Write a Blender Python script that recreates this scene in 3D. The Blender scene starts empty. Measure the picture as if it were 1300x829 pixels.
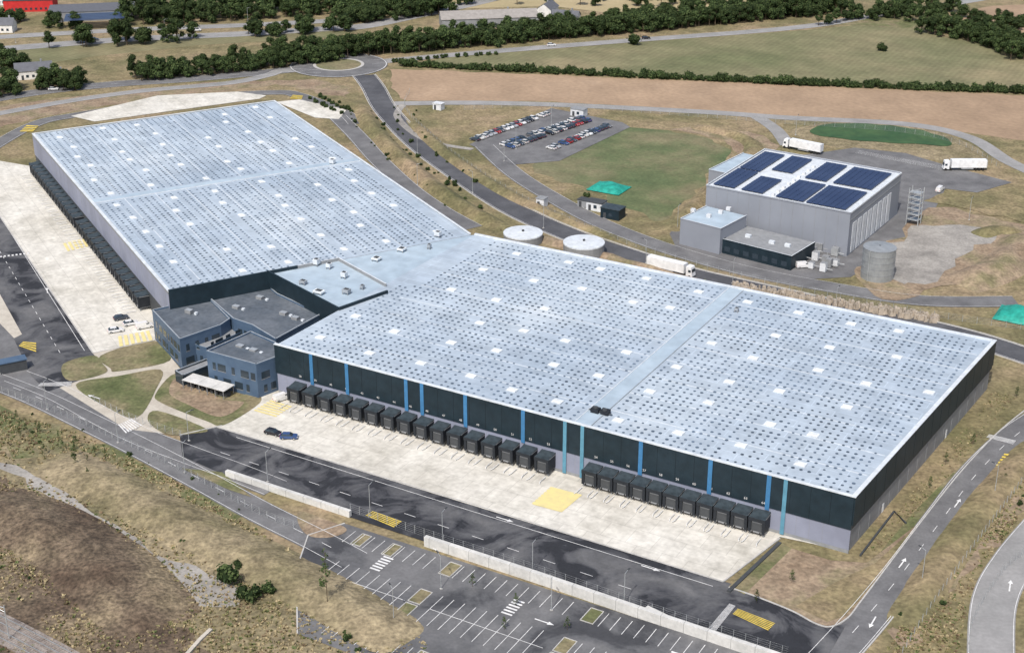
import bpy, math, random, time
from mathutils import Vector, Matrix, noise
T0=time.time()
random.seed(7)
scene=bpy.context.scene
COL=scene.collection
# ---------------------------------------------------------------- survey frame
F=1900.0; CX=650.0; CY=414.5; HC=175.0; PIT=math.radians(24.1)
FW=Vector((0,math.cos(PIT),-math.sin(PIT))); UP=Vector((0,math.sin(PIT),math.cos(PIT))); RT=Vector((1,0,0))
CAM=Vector((0,0,HC))
def ray(u,v): return FW+RT*((u-CX)/F)-UP*((v-CY)/F)
def P(u,v,z=0.0):
    d=ray(u,v); t=(HC-z)/-d.z
    return CAM+d*t
def hit_wall(u,v,p0,a):
    n=Vector((a.y,-a.x,0)); d=ray(u,v); t=(p0-CAM).dot(n)/d.dot(n); q=CAM+d*t
    return (q-p0).dot(a), q.z
Z=Vector((0,0,1))
# ---------------------------------------------------------------- materials
def newmat(name):
    m=bpy.data.materials.new(name); m.use_nodes=True
    return m,m.node_tree,m.node_tree.nodes['Principled BSDF']
def c4(c): return (c[0],c[1],c[2],1)
def M(name,stops,scale=0.1,detail=6,rough=0.9,fine=None,brick=None,wave=None,bump=0,metal=0,rot=0,dist=0,rand=0,spec=0.3):
    m,nt,b=newmat(name); N=nt.nodes; L=nt.links
    b.inputs['Roughness'].default_value=rough; b.inputs['Metallic'].default_value=metal
    b.inputs['Specular IOR Level'].default_value=spec
    tc=N.new('ShaderNodeTexCoord'); mp=N.new('ShaderNodeMapping'); mp.inputs['Rotation'].default_value=(0,0,rot)
    L.new(tc.outputs['Object'],mp.inputs['Vector'])
    nz=N.new('ShaderNodeTexNoise'); nz.inputs['Scale'].default_value=scale; nz.inputs['Detail'].default_value=detail
    nz.inputs['Roughness'].default_value=0.6; nz.inputs['Distortion'].default_value=dist
    L.new(mp.outputs['Vector'],nz.inputs['Vector'])
    cr=N.new('ShaderNodeValToRGB'); e=cr.color_ramp.elements
    while len(e)<len(stops): e.new(0.5)
    for i,(p,c) in enumerate(stops): e[i].position=p; e[i].color=c4(c)
    L.new(nz.outputs['Fac'],cr.inputs['Fac']); out=cr.outputs['Color']
    def mul(src,fac_out):
        mx=N.new('ShaderNodeMix'); mx.data_type='RGBA'; mx.blend_type='MULTIPLY'; mx.inputs[0].default_value=1
        L.new(src,mx.inputs[6]); L.new(fac_out,mx.inputs[7]); return mx.outputs[2]
    if fine:
        for fs,fa in ([fine] if not isinstance(fine,list) else fine):
            n2=N.new('ShaderNodeTexNoise'); n2.inputs['Scale'].default_value=fs; n2.inputs['Detail'].default_value=4
            L.new(mp.outputs['Vector'],n2.inputs['Vector'])
            mr=N.new('ShaderNodeMapRange'); mr.inputs[1].default_value=0.3; mr.inputs[2].default_value=0.7
            mr.inputs[3].default_value=1-fa; mr.inputs[4].default_value=1+fa*0.6
            L.new(n2.outputs['Fac'],mr.inputs[0]); out=mul(out,mr.outputs[0])
            if bump and fs==(fine[0] if not isinstance(fine,list) else fine[0][0]):
                bp=N.new('ShaderNodeBump'); bp.inputs['Strength'].default_value=bump; bp.inputs['Distance'].default_value=0.5
                L.new(n2.outputs['Fac'],bp.inputs['Height']); L.new(bp.outputs['Normal'],b.inputs['Normal'])
    if brick:
        w,h,va,mo,ms=brick
        bt=N.new('ShaderNodeTexBrick'); bt.inputs['Scale'].default_value=1
        bt.inputs['Brick Width'].default_value=w; bt.inputs['Row Height'].default_value=h
        bt.inputs['Mortar Size'].default_value=ms; bt.inputs['Mortar Smooth'].default_value=0.3
        bt.inputs['Color1'].default_value=(1,1,1,1); bt.inputs['Color2'].default_value=(va,va,va,1); bt.inputs['Mortar'].default_value=(mo,mo,mo,1)
        bt.offset=0.5
        L.new(mp.outputs['Vector'],bt.inputs['Vector']); out=mul(out,bt.outputs['Color'])
    if wave:
        ws,wa=wave
        wv=N.new('ShaderNodeTexWave'); wv.inputs['Scale'].default_value=ws; wv.inputs['Distortion'].default_value=1.5; wv.inputs['Detail'].default_value=2
        wv.inputs['Detail Scale'].default_value=0.3
        L.new(mp.outputs['Vector'],wv.inputs['Vector'])
        mr=N.new('ShaderNodeMapRange'); mr.inputs[3].default_value=1-wa; mr.inputs[4].default_value=1
        L.new(wv.outputs['Fac'],mr.inputs[0]); out=mul(out,mr.outputs[0])
    if rand:
        oi=N.new('ShaderNodeObjectInfo'); mr=N.new('ShaderNodeMapRange'); mr.inputs[3].default_value=1-rand; mr.inputs[4].default_value=1+rand
        L.new(oi.outputs['Random'],mr.inputs[0]); out=mul(out,mr.outputs[0])
    L.new(out,b.inputs['Base Color'])
    return m
def S(name,c,rough=0.7,metal=0,var=0.12,scale=0.6,spec=0.3,rand=0):
    d=tuple(x*(1-var) for x in c); u=tuple(min(1,x*(1+var)) for x in c)
    return M(name,[(0.35,d),(0.65,u)],scale=scale,rough=rough,metal=metal,spec=spec,rand=rand)

# building frames -----------------------------------------------------------
H=14.0
RFL,RFR,RBR,RBL=P(350,437,H),P(1083,630,H),P(1262,432,H),P(603,297,H)
LA,LB,LC,LD=P(42,170,H),P(345,126,H),P(603,297,H),P(215,370,H)
aR=(RFR-RFL).normalized(); nR=Vector((aR.y,-aR.x,0)); bR=-nR
angR=math.atan2(aR.y,aR.x)
aL=(LD-LA).normalized(); nL=Vector((aL.y,-aL.x,0))
if nL.x>0: nL=-nL
angL=math.atan2(aL.y,aL.x)

dry=M('dry_grass',[(0.3,(0.135,0.13,0.06)),(0.43,(0.20,0.175,0.09)),(0.53,(0.265,0.215,0.12)),(0.68,(0.33,0.25,0.16))],scale=0.035,detail=10,fine=[(0.9,0.36),(0.22,0.28)],bump=0.5)
straw_g=M('straw_grass',[(0.3,(0.15,0.135,0.07)),(0.45,(0.245,0.205,0.12)),(0.6,(0.33,0.27,0.17))],scale=0.05,detail=10,fine=[(1.1,0.4),(0.3,0.35)],bump=0.6)
heath=M('heath_grass',[(0.35,(0.10,0.07,0.048)),(0.5,(0.165,0.125,0.085)),(0.62,(0.26,0.205,0.13))],scale=0.05,detail=10,fine=[(1.2,0.5),(0.3,0.4)],bump=0.8)
green=M('green_grass',[(0.33,(0.105,0.125,0.05)),(0.46,(0.155,0.16,0.075)),(0.57,(0.24,0.205,0.12))],scale=0.07,detail=9,fine=[(1.1,0.3),(0.3,0.25)],bump=0.3)
lawn=M('lawn_grass',[(0.35,(0.085,0.125,0.055)),(0.47,(0.125,0.15,0.07)),(0.57,(0.20,0.185,0.105)),(0.68,(0.26,0.21,0.13))],scale=0.018,detail=10,fine=[(0.8,0.22),(.15,.18)],bump=0.2)
meadow=M('meadow',[(0.35,(0.155,0.165,0.08)),(0.5,(0.205,0.195,0.105)),(0.65,(0.275,0.235,0.135))],scale=0.014,detail=9,fine=[(0.4,0.15),(.08,.18)],wave=(0.12,0.10),rot=0.5)
stubble=M('stubble_field',[(0.35,(0.33,0.235,0.155)),(0.55,(0.40,0.285,0.19)),(0.7,(0.45,0.33,0.23))],scale=0.01,detail=8,fine=[(0.5,0.14),(.06,.14)],wave=(0.16,0.12),rot=1.35)
straw=M('straw_field',[(0.35,(0.36,0.30,0.17)),(0.6,(0.44,0.36,0.22))],scale=0.02,fine=[(0.5,0.1)])
soil=M('bare_soil',[(0.35,(0.235,0.17,0.115)),(0.5,(0.32,0.245,0.17)),(0.66,(0.215,0.19,0.105))],scale=0.07,detail=9,fine=[(1.0,0.28),(.25,.25)],bump=0.4)
gravel=M('gravel',[(0.35,(0.25,0.235,0.215)),(0.6,(0.36,0.34,0.31))],scale=0.08,detail=8,fine=[(1.3,0.2),(.3,.18)])
rail_ballast=M('ballast',[(0.35,(0.20,0.17,0.15)),(0.6,(0.33,0.29,0.26))],scale=0.5,fine=[(3,0.3)])
asph_old=M('asphalt_old',[(0.3,(0.125,0.125,0.13)),(0.6,(0.18,0.18,0.183))],scale=0.08,detail=9,fine=[(1.5,0.12),(0.25,0.18)])
asph_cp=M('asphalt_carpark',[(0.40,(0.06,0.062,0.068)),(0.46,(0.11,0.112,0.118)),(0.6,(0.165,0.165,0.168))],scale=0.05,detail=9,dist=.8,fine=[(1.5,0.12),(0.25,0.15)])
asph_lt=M('asphalt_pale',[(0.3,(0.24,0.24,0.235)),(0.6,(0.31,0.305,0.30))],scale=0.06,detail=8,fine=[(1.2,0.1),(.2,.12)])
asph_new=M('asphalt_new',[(0.3,(0.065,0.067,0.076)),(0.6,(0.105,0.107,0.116))],scale=0.06,detail=9,fine=[(1.3,0.12),(.2,.18)])
asph_patch=M('asphalt_patchy',[(0.43,(0.03,0.032,0.038)),(0.46,(0.06,0.062,0.07)),(0.51,(0.095,0.097,0.104)),(0.68,(0.15,0.15,0.153))],scale=0.055,detail=9,dist=1.4,rot=-angR,fine=[(1.3,0.12),(.3,.15)])
CS=[(0.28,(0.50,0.475,0.41)),(0.5,(0.64,0.615,0.55)),(0.7,(0.70,0.68,0.62))]
conc_R=M('dock_concrete',CS,scale=0.05,detail=9,rot=-angR,brick=(6,6,0.93,0.76,0.08),fine=[(0.8,0.1),(.2,.14)])
conc_L=M('dock_concrete_b',CS,scale=0.05,detail=9,rot=-angL,brick=(6,6,0.93,0.76,0.08),fine=[(0.8,0.1),(.2,.14)])
path_m=M('footpath_concrete',[(0.3,(0.42,0.38,0.32)),(0.6,(0.52,0.48,0.41))],scale=0.2,fine=[(1.5,0.1)])
white_c=M('white_concrete',[(0.3,(0.50,0.50,0.48)),(0.6,(0.64,0.635,0.61))],scale=0.3,rot=-angR,brick=(5,50,0.92,0.6,0.08),fine=[(1.5,0.1)])
kerb_m=S('kerb_stone',(0.45,0.44,0.42))
wpaint=M('white_paint',[(0.3,(0.50,0.50,0.50)),(0.6,(0.76,0.76,0.75))],scale=0.8)
ypaint=M('yellow_paint',[(0.35,(0.50,0.38,0.07)),(0.6,(0.72,0.54,0.10))],scale=0.7)
ypale=M('pale_yellow_paint',[(0.3,(0.62,0.54,0.28)),(0.6,(0.72,0.62,0.28))],scale=0.5)
def roofmat(name,rot):
    return M(name,[(0.3,(0.33,0.40,0.475)),(0.45,(0.395,0.465,0.54)),(0.6,(0.46,0.53,0.595)),(0.72,(0.55,0.605,0.65))],scale=0.025,detail=10,rot=rot,rough=0.55,brick=(12,3.05,0.92,1.16,0.12),fine=[(0.7,0.08),(.15,.12)])
roofR=roofmat('roof_membrane',-angR); roofL=roofmat('roof_membrane_b',-angL)
roofP=M('roof_plain',[(0.3,(0.35,0.44,0.52)),(0.7,(0.44,0.53,0.60))],scale=0.06,detail=8,rough=0.6,rot=-angR,brick=(40,2.2,0.95,0.92,0.05),fine=[(.3,.12)])
trimW=S('white_trim',(0.58,0.62,0.655))
trimG=S('grey_trim',(0.30,0.33,0.36))
pad=S('roof_pad',(0.095,0.13,0.175),scale=0.06,var=0.45)
skyl=S('skylight_polycarbonate',(0.70,0.74,0.76),rough=0.3)
darkp=M('dark_cladding',[(0.3,(0.010,0.022,0.031)),(0.7,(0.018,0.033,0.045))],scale=0.1,rough=0.5,rot=-angR,fine=[(0.5,0.2)])
seam=S('seam',(0.004,0.008,0.012))
bluep=S('blue_cladding',(0.05,0.18,0.36),rough=0.5)
tealp=S('teal_cladding',(0.10,0.26,0.36),rough=0.5)
lilac=S('lilac_cladding',(0.25,0.27,0.35),rough=0.5,scale=0.1)
greyclad=M('grey_cladding',[(0.3,(0.20,0.205,0.22)),(0.7,(0.25,0.255,0.27))],scale=0.15,rough=0.5,fine=[(0.6,0.08)])
dcwall=S('dc_cladding',(0.25,0.27,0.31),rough=0.5,scale=0.1,var=0.06)
dcwhite=S('white_cladding',(0.62,0.64,0.66),rough=0.5)
black=S('black_rubber',(0.018,0.022,0.028),rough=0.6)
blackroof=S('shelter_roof',(0.04,0.055,0.065),rough=0.5,scale=0.8,var=0.3)
dgrey=S('dark_grey',(0.06,0.065,0.07))
mgrey=S('mid_grey',(0.25,0.26,0.27))
galv=S('galvanised_steel',(0.42,0.44,0.45),rough=0.4,metal=0.3)
officew=M('office_cladding',[(0.3,(0.06,0.10,0.165)),(0.7,(0.09,0.14,0.21))],scale=0.3,rough=0.5)
officeroof=M('office_roof',[(0.35,(0.085,0.105,0.13)),(0.65,(0.15,0.17,0.195))],scale=0.12,detail=8,fine=[(0.9,0.2)],rot=-angR,brick=(6,2,0.9,0.85,0.06))
glass,gnt,gb=newmat('window_glass'); gb.inputs['Base Color'].default_value=(0.03,0.045,0.06,1); gb.inputs['Roughness'].default_value=0.12
solar=M('solar_glass',[(0.3,(0.022,0.036,0.085)),(0.7,(0.036,0.055,0.115))],scale=0.1,rough=0.3,spec=.5)
tarp=S('green_tarpaulin',(0.02,0.28,0.22),rough=0.6,var=.25)
tankm=S('tank_steel',(0.33,0.35,0.36),rough=0.45,metal=0.3)
redp=S('red_cladding',(0.5,0.03,0.03)); slate=S('slate_roof',(0.12,0.125,0.14)); render_w=S('white_render',(0.7,0.69,0.66)); rooft=S('old_sheet_roof',(0.30,0.28,0.26))
tyre=S('tyre_rubber',(0.02,0.02,0.02)); bark=S('bark',(0.10,0.075,0.05))
wtruck=S('white_vehicle_paint',(0.75,0.76,0.77),rough=0.3)
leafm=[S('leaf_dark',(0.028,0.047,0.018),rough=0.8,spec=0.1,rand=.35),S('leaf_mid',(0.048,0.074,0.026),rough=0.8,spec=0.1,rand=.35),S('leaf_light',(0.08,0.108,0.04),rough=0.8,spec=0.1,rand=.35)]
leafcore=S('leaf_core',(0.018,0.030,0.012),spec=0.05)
strawleaf=[S('tuft_straw',(0.36,0.30,0.18),spec=0.1),S('tuft_olive',(0.20,0.19,0.09),spec=0.1),S('tuft_brown',(0.20,0.15,0.095),spec=0.1),S('tuft_green',(0.12,0.145,0.06),spec=0.1)]
algae=M('pond_algae',[(0.4,(0.035,0.085,0.03)),(0.6,(0.06,0.115,0.04))],scale=0.1,rough=0.6,fine=[(.3,.2)])
# ---------------------------------------------------------------- mesh builder
class MB:
    def __init__(s): s.v=[];s.f=[];s.m=[];s.mats=[];s.ix={}
    def mi(s,m):
        k=s.ix.get(m.name)
        if k is None: k=len(s.mats); s.mats.append(m); s.ix[m.name]=k
        return k
    def face(s,pts,m):
        i=len(s.v); s.v+= [tuple(p) for p in pts]; s.f.append(tuple(range(i,i+len(pts)))); s.m.append(s.mi(m))
    def hexa(s,b,t,m,mt=None):
        i=len(s.v); s.v+=[tuple(p) for p in b]+[tuple(p) for p in t]
        k=s.mi(m); kt=s.mi(mt) if mt else k
        s.f+=[(i,i+3,i+2,i+1),(i+4,i+5,i+6,i+7),(i,i+1,i+5,i+4),(i+1,i+2,i+6,i+5),(i+2,i+3,i+7,i+6),(i+3,i,i+4,i+7)]
        s.m+=[k,kt,k,k,k,k]
    def box(s,o,ax,ay,x0,x1,y0,y1,z0,z1,m,mt=None):
        q=[(x0,y0),(x1,y0),(x1,y1),(x0,y1)]
        if ax.cross(ay).z<0: q=q[::-1]
        base=Vector((o.x,o.y,0))
        s.hexa([base+ax*x+ay*y+Z*z0 for x,y in q],[base+ax*x+ay*y+Z*z1 for x,y in q],m,mt)
    def prism(s,pts,z0,z1,m,mt):
        n=len(pts); ar=sum(pts[i].x*pts[(i+1)%n].y-pts[(i+1)%n].x*pts[i].y for i in range(n))
        if ar<0: pts=pts[::-1]
        for i in range(n):
            a=pts[i];b=pts[(i+1)%n]
            s.face([Vector((a.x,a.y,z0)),Vector((b.x,b.y,z0)),Vector((b.x,b.y,z1)),Vector((a.x,a.y,z1))],m)
        s.face([Vector((a.x,a.y,z1)) for a in pts],mt)
    def cyl(s,c,r,z0,z1,m,mt=None,n=12,r2=None):
        r2=r if r2 is None else r2
        B=[Vector((c.x+r*math.cos(6.28318*i/n),c.y+r*math.sin(6.28318*i/n),z0)) for i in range(n)]
        T=[Vector((c.x+r2*math.cos(6.28318*i/n),c.y+r2*math.sin(6.28318*i/n),z1)) for i in range(n)]
        for i in range(n): s.face([B[i],B[(i+1)%n],T[(i+1)%n],T[i]],m)
        s.face(T,mt or m)
    def beam(s,p,q,r,m,r2=None,n=6):
        r2=r if r2 is None else r2
        d=(q-p).normalized(); x=d.orthogonal().normalized(); y=d.cross(x)
        A=[p+(x*math.cos(6.28318*i/n)+y*math.sin(6.28318*i/n))*r for i in range(n)]
        B=[q+(x*math.cos(6.28318*i/n)+y*math.sin(6.28318*i/n))*r2 for i in range(n)]
        for i in range(n): s.face([A[i],A[(i+1)%n],B[(i+1)%n],B[i]],m)
        s.face(B,m)
    def mesh(s,name):
        me=bpy.data.meshes.new(name); me.from_pydata(s.v,[],s.f)
        for m in s.mats: me.materials.append(m)
        me.polygons.foreach_set('material_index',s.m); me.update(); return me
    def obj(s,name,parent=None):
        o=bpy.data.objects.new(name,s.mesh(name)); COL.objects.link(o)
        if parent: o.parent=parent
        return o
def empty(name):
    e=bpy.data.objects.new(name,None); COL.objects.link(e); e.empty_display_size=1; return e
def inst(name,me,loc,rotz=0,sc=1,parent=None):
    o=bpy.data.objects.new(name,me); COL.objects.link(o); o.location=loc; o.rotation_euler=(0,0,rotz)
    o.scale=(sc,sc,sc) if not isinstance(sc,tuple) else sc
    if parent: o.parent=parent
    return o
def cat(pts,closed=False,sub=6):
    n=len(pts); out=[]
    rng=range(n if closed else n-1)
    for i in rng:
        if closed: p0,p1,p2,p3=[pts[(i+k)%n] for k in(-1,0,1,2)]
        else: p0=pts[max(i-1,0)];p1=pts[i];p2=pts[i+1];p3=pts[min(i+2,n-1)]
        for k in range(sub):
            t=k/sub
            out.append(0.5*((2*p1)+(p2-p0)*t+(2*p0-5*p1+4*p2-p3)*t*t+(3*p1-p0-3*p2+p3)*t**3))
    if not closed: out.append(pts[-1])
    return out
_lv={}
def lev(k):
    _lv[k]=_lv.get(k,0)+1
    return {'f':0.0,'r':0.06,'y':0.13,'g':0.17,'p':0.205}[k]+_lv[k]*0.002
def rag(pts,amp,step=4.0,seed=0):
    out=[];n=len(pts)
    for i in range(n):
        a=pts[i];b=pts[(i+1)%n];L=(b-a).length;k=max(1,int(L/step)); d=(b-a)/max(L,1e-6); nn=Vector((-d.y,d.x,0))
        for j in range(k):
            q=a+(b-a)*(j/k); out.append(q+nn*noise.noise(Vector((q.x*.13,q.y*.13,seed)))*amp)
    return out
def sheet(name,px,mat,k,smooth=False,world=False,ragged=0):
    pts=[p.copy() for p in px] if world else [P(*q) for q in px]
    if smooth: pts=cat(pts,True,5)
    if ragged: pts=rag(pts,ragged)
    z=lev(k)
    ar=sum(pts[i].x*pts[(i+1)%len(pts)].y-pts[(i+1)%len(pts)].x*pts[i].y for i in range(len(pts)))
    if ar<0: pts=pts[::-1]
    mb=MB(); mb.face([Vector((p.x,p.y,z)) for p in pts],mat); return mb.obj(name)
def offs(pts,d):
    out=[]
    for i,p in enumerate(pts):
        a=pts[max(i-1,0)];b=pts[min(i+1,len(pts)-1)]; t=(b-a); t.z=0; t.normalize()
        out.append(p+Vector((-t.y,t.x,0))*d)
    return out
def line_w(px,smooth=True): 
    pts=[P(*q) for q in px]; return cat(pts,False,8) if smooth else pts
def road(name,px,w,mat,k='r',edges=True,dash=True,smooth=True):
    pts=line_w(px,smooth); z=lev(k); A=offs(pts,w/2);B=offs(pts,-w/2); mb=MB()
    for i in range(len(pts)-1):
        mb.face([Vector((q.x,q.y,z)) for q in (B[i],B[i+1],A[i+1],A[i])],mat)
    mb.obj(name)
    if edges:
        for s in (w/2-0.35,-w/2+0.35): stripe(pts,s,0.12)
    if dash: dashes(pts,0,0.14,3,6)
    return pts
MK=MB(); KB=MB()
def stripe(pts,off,w,mat=None):
    z=0.235+random.random()*0.004
    A=offs(pts,off+w/2);B=offs(pts,off-w/2)
    for i in range(len(pts)-1): MK.face([Vector((q.x,q.y,z)) for q in (B[i],B[i+1],A[i+1],A[i])],mat or wpaint)
def dashes(pts,off,w,on,gap,mat=None):
    z=0.242; q=offs(pts,off); per=on+gap
    cum=[0.0]
    for i in range(len(q)-1): cum.append(cum[-1]+(q[i+1]-q[i]).length)
    def at(d):
        for i in range(len(q)-1):
            if cum[i+1]>=d and cum[i+1]>cum[i]: return q[i]+(q[i+1]-q[i])*((d-cum[i])/(cum[i+1]-cum[i]))
        return q[-1]
    for k in range(int(cum[-1]/per)):
        a=at(k*per);b=at(k*per+on); d=(b-a)
        if d.length<1e-3: continue
        d.normalize(); nn=Vector((-d.y,d.x,0))*w/2
        MK.face([Vector((x.x,x.y,z)) for x in (a-nn,b-nn,b+nn,a+nn)],mat or wpaint)
def kerbline(pts,w=0.3,h=0.3,mb=None,mat=None,z0=0):
    mb=mb or KB; A=offs(pts,w/2);B=offs(pts,-w/2)
    for i in range(len(pts)-1):
        mb.hexa([Vector((q.x,q.y,z0)) for q in (B[i],B[i+1],A[i+1],A[i])],[Vector((q.x,q.y,z0+h)) for q in (B[i],B[i+1],A[i+1],A[i])],mat or kerb_m)
def bil(q,s,t): return q[0]*(1-s)*(1-t)+q[1]*s*(1-t)+q[2]*s*t+q[3]*(1-s)*t
def hatch(px,n,mat,duty=0.55,slant=0.0,z=0.25):
    q=[P(*a) for a in px]
    for i in range(n):
        s0=i/n; s1=s0+duty/n
        a=[bil(q,s0,0),bil(q,s1,0),bil(q,min(1,s1+slant),1),bil(q,min(1,s0+slant),1)]
        MK.face([Vector((p.x,p.y,z)) for p in a],mat)
def mound(name,px,w,h,mat,seed=0,nx=10):
    pts=line_w(px); rows=[]
    nP=len(pts)
    for i,p in enumerate(pts):
        a=pts[max(i-1,0)];b=pts[min(i+1,nP-1)]; t=(b-a);t.z=0;t.normalize(); n=Vector((-t.y,t.x,0)); e=min(1,i/4,(nP-1-i)/4); r=[]
        for j in range(nx+1):
            s=j/nx*2-1; q=p+n*s*w/2; k=noise.noise(Vector((q.x*.12,q.y*.12,seed)))
            r.append(Vector((q.x,q.y,max(-.05,h*e*(max(0,math.cos(s*math.pi/2))**1.3)*(1+.6*k)-.04))))
        rows.append(r)
    vs=[v for r in rows for v in r]; fs=[]
    for i in range(nP-1):
        for j in range(nx): fs.append((i*(nx+1)+j,(i+1)*(nx+1)+j,(i+1)*(nx+1)+j+1,i*(nx+1)+j+1))
    me=bpy.data.meshes.new(name); me.from_pydata([tuple(v) for v in vs],[],fs); me.materials.append(mat)
    me.polygons.foreach_set('use_smooth',[True]*len(fs)); o=bpy.data.objects.new(name,me); COL.objects.link(o)
# ---------------------------------------------------------------- ground
mb=MB(); mb.face([Vector(p) for p in((-4000,-2500,-0.02),(4000,-2500,-0.02),(4000,7000,-0.02),(-4000,7000,-0.02))],dry); mb.obj('ground')
sheet('meadow_field',[(540,82),(560,74),(800,55),(1030,38),(1130,28),(1200,48),(1310,62),(1310,112),(1100,106),(800,95)],meadow,'f')
sheet('stubble_field',[(495,88),(560,90),(800,100),(1000,108),(1310,122),(1310,180),(1150,158),(1000,148),(850,138),(700,129),(515,128),(498,112)],stubble,'f',ragged=2)
sheet('straw_field',[(440,-20),(1010,-20),(1000,5),(800,20),(700,8),(560,12),(480,30)],straw,'f')
sheet('meadow_field',[(-20,92),(120,72),(250,58),(420,48),(450,40),(380,38),(150,50),(-20,66)],meadow,'f')
sheet('bare_field',[(1190,20),(1260,8),(1330,5),(1330,45),(1290,50)],stubble,'f')
sheet('meadow_field',[(1040,30),(1180,14),(1220,40),(1120,35)],green,'f')
sheet('verge_soil',[(-20,135),(100,122),(260,106),(400,100),(445,112),(440,125),(350,108),(200,125),(60,148),(-20,165)],soil,'f',ragged=4)
sheet('bare_soil_rim',[(850,165),(900,160),(970,172),(985,190),(935,232),(885,262),(905,225),(935,195),(915,175)],soil,'f',ragged=4)
sheet('lawn',[(680,206),(745,184),(800,162),(860,168),(905,178),(925,195),(900,222),(870,255),(840,280),(800,268),(745,235),(700,226)],lawn,'f',True,ragged=5)
sheet('rough_grass',[(1005,165),(1120,152),(1220,178),(1250,205),(1150,200),(1050,185)],straw_g,'f',True)
sheet('pond_basin',[(1030,163),(1060,158),(1130,160),(1190,172),(1205,184),(1160,184),(1080,178),(1035,172)],algae,'g',True,ragged=2)
sheet('heath_slope',[(-20,600),(60,625),(130,670),(190,730),(250,800),(270,840),(-20,840)],heath,'f',True,ragged=8)
sheet('straw_slope',[(-20,560),(120,600),(250,670),(350,720),(480,770),(600,829),(600,850),(300,850),(220,760),(120,660),(-20,600)],straw_g,'f',True,ragged=6)
sheet('hillside_green',[(-20,512),(100,550),(220,605),(300,655),(280,680),(220,650),(120,600),(-20,560)],green,'f',True,ragged=8)
sheet('hill_track',[(-20,580),(50,603),(110,640),(170,682),(215,710),(270,725),(305,758),(292,774),(250,768),(205,745),(150,706),(96,658),(40,616),(-20,588)],gravel,'r',True,ragged=2.5)
sheet('soil_bank',[(1125,690),(1180,625),(1250,565),(1310,520),(1310,610),(1250,680),(1180,760),(1130,835),(1080,835),(1110,780)],dry,'f')
sheet('soil_bank',[(1150,710),(1210,645),(1290,600),(1310,640),(1250,700),(1200,760),(1140,820)],soil,'f',ragged=5)
sheet('bank_green',[(480,125),(525,185),(600,240),(720,300),(720,290),(600,225),(540,180),(505,140)],green,'f')
# far roads
road('country_road',[(470,80),(600,68),(800,52),(950,41),(1040,32),(1110,20),(1180,10),(1270,-5)],8,asph_lt,dash=False)
road('highway',[(-40,66),(60,58),(170,50),(300,44),(400,38),(460,34),(520,22),(600,5),(660,-10)],11,asph_lt)
road('highway',[(-40,50),(60,44),(170,38),(300,33),(400,28),(450,24),(500,12),(560,-5)],9,asph_lt)
road('approach_road',[(400,86),(330,93),(240,101),(150,107),(60,116),(-30,130)],10,asph_old)
road('approach_road',[(410,92),(360,90),(340,96),(290,106),(180,116),(80,130),(-30,150)],6,asph_lt,dash=False)
rc=P(430,83); mb=MB()
def ring(r0,r1,z,mat,n=48):
    for i in range(n):
        a=6.28318*i/n;b=6.28318*(i+1)/n
        mb.face([Vector((rc.x+r*math.cos(t),rc.y+r*math.sin(t),z)) for r,t in((r0,a),(r1,a),(r1,b),(r0,b))],mat)
ring(12,23,0.18,asph_old); ring(10.5,12,0.3,kerb_m); ring(0.01,10.5,0.28,lawn); ring(22.2,22.5,0.24,wpaint); mb.obj('roundabout_road')
R1=road('access_road',[(462,96),(474,112),(490,140),(530,182),(585,223),(650,265),(720,297),(800,325),(870,347),(960,368),(1060,390),(1160,412),(1240,432),(1320,458)],10,asph_new,dash=False)
kerbline(offs(R1,5.3)); kerbline(offs(R1,-5.3))
road('service_road',[(500,132),(600,131),(720,134),(900,143),(1000,150),(1150,158),(1230,175),(1280,205),(1340,232)],6.5,asph_lt,dash=False,edges=False)
road('service_road',[(512,133),(505,150),(540,178),(600,190)],3,gravel,dash=False,edges=False)
road('service_road',[(615,186),(655,222),(710,256),(770,287),(850,317),(950,345),(1060,366),(1170,382),(1290,383)],8,asph_old,dash=False)
road('service_road',[(1000,185),(985,165),(960,148)],6,asph_lt,dash=False,edges=False)
road('service_road',[(428,148),(455,175),(480,203),(520,240),(560,268),(600,290)],8,asph_old,dash=False)
road('service_road',[(452,158),(440,146),(418,136),(380,122),(350,118),(250,124),(100,146),(40,160),(-30,200)],7,asph_old,dash=False)
sheet('rear_yard',[(90,148),(200,122),(300,117),(338,122),(330,126),(120,155)],conc_L,'y')
sheet('rear_yard',[(350,130),(380,127),(440,140),(430,152),(400,150)],conc_L,'y')
sheet('dc_yard',[(1000,200),(1085,188),(1150,195),(1200,210),(1285,232),(1240,245),(1200,240),(1170,300),(1120,330),(1080,352),(1010,356),(860,318),(850,297),(890,240)],asph_old,'r')
sheet('dirt_yard',[(1100,330),(1150,292),(1190,262),(1250,275),(1300,290),(1290,325),(1240,350),(1190,368),(1125,378),(1085,352)],soil,'y',True,ragged=4)
sheet('dirt_yard',[(1125,318),(1165,290),(1210,285),(1262,296),(1235,318),(1190,350),(1140,362)],gravel,'y',True,ragged=6)
sheet('dirt_yard',[(1170,255),(1200,245),(1262,252),(1310,262),(1310,285),(1240,268)],dry,'y',ragged=4)
hatch([(1085,195),(1092,192),(1200,212),(1196,217)],26,wpaint,0.12)
sheet('parking_lot',[(596,184),(640,163),(700,138),(790,156),(800,162),(710,205),(650,210)],asph_old,'y')
sheet('dock_yard',[(-30,200),(48,213),(218,425),(200,432),(118,449),(-30,232)],conc_L,'y')
sheet('left_asphalt',[(-30,232),(118,449),(135,470),(110,480),(60,498),(40,478),(-30,330)],asph_patch,'y')
sheet('left_pavement',[(-30,350),(-5,365),(28,425),(18,430),(-30,380)],path_m,'g')
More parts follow.
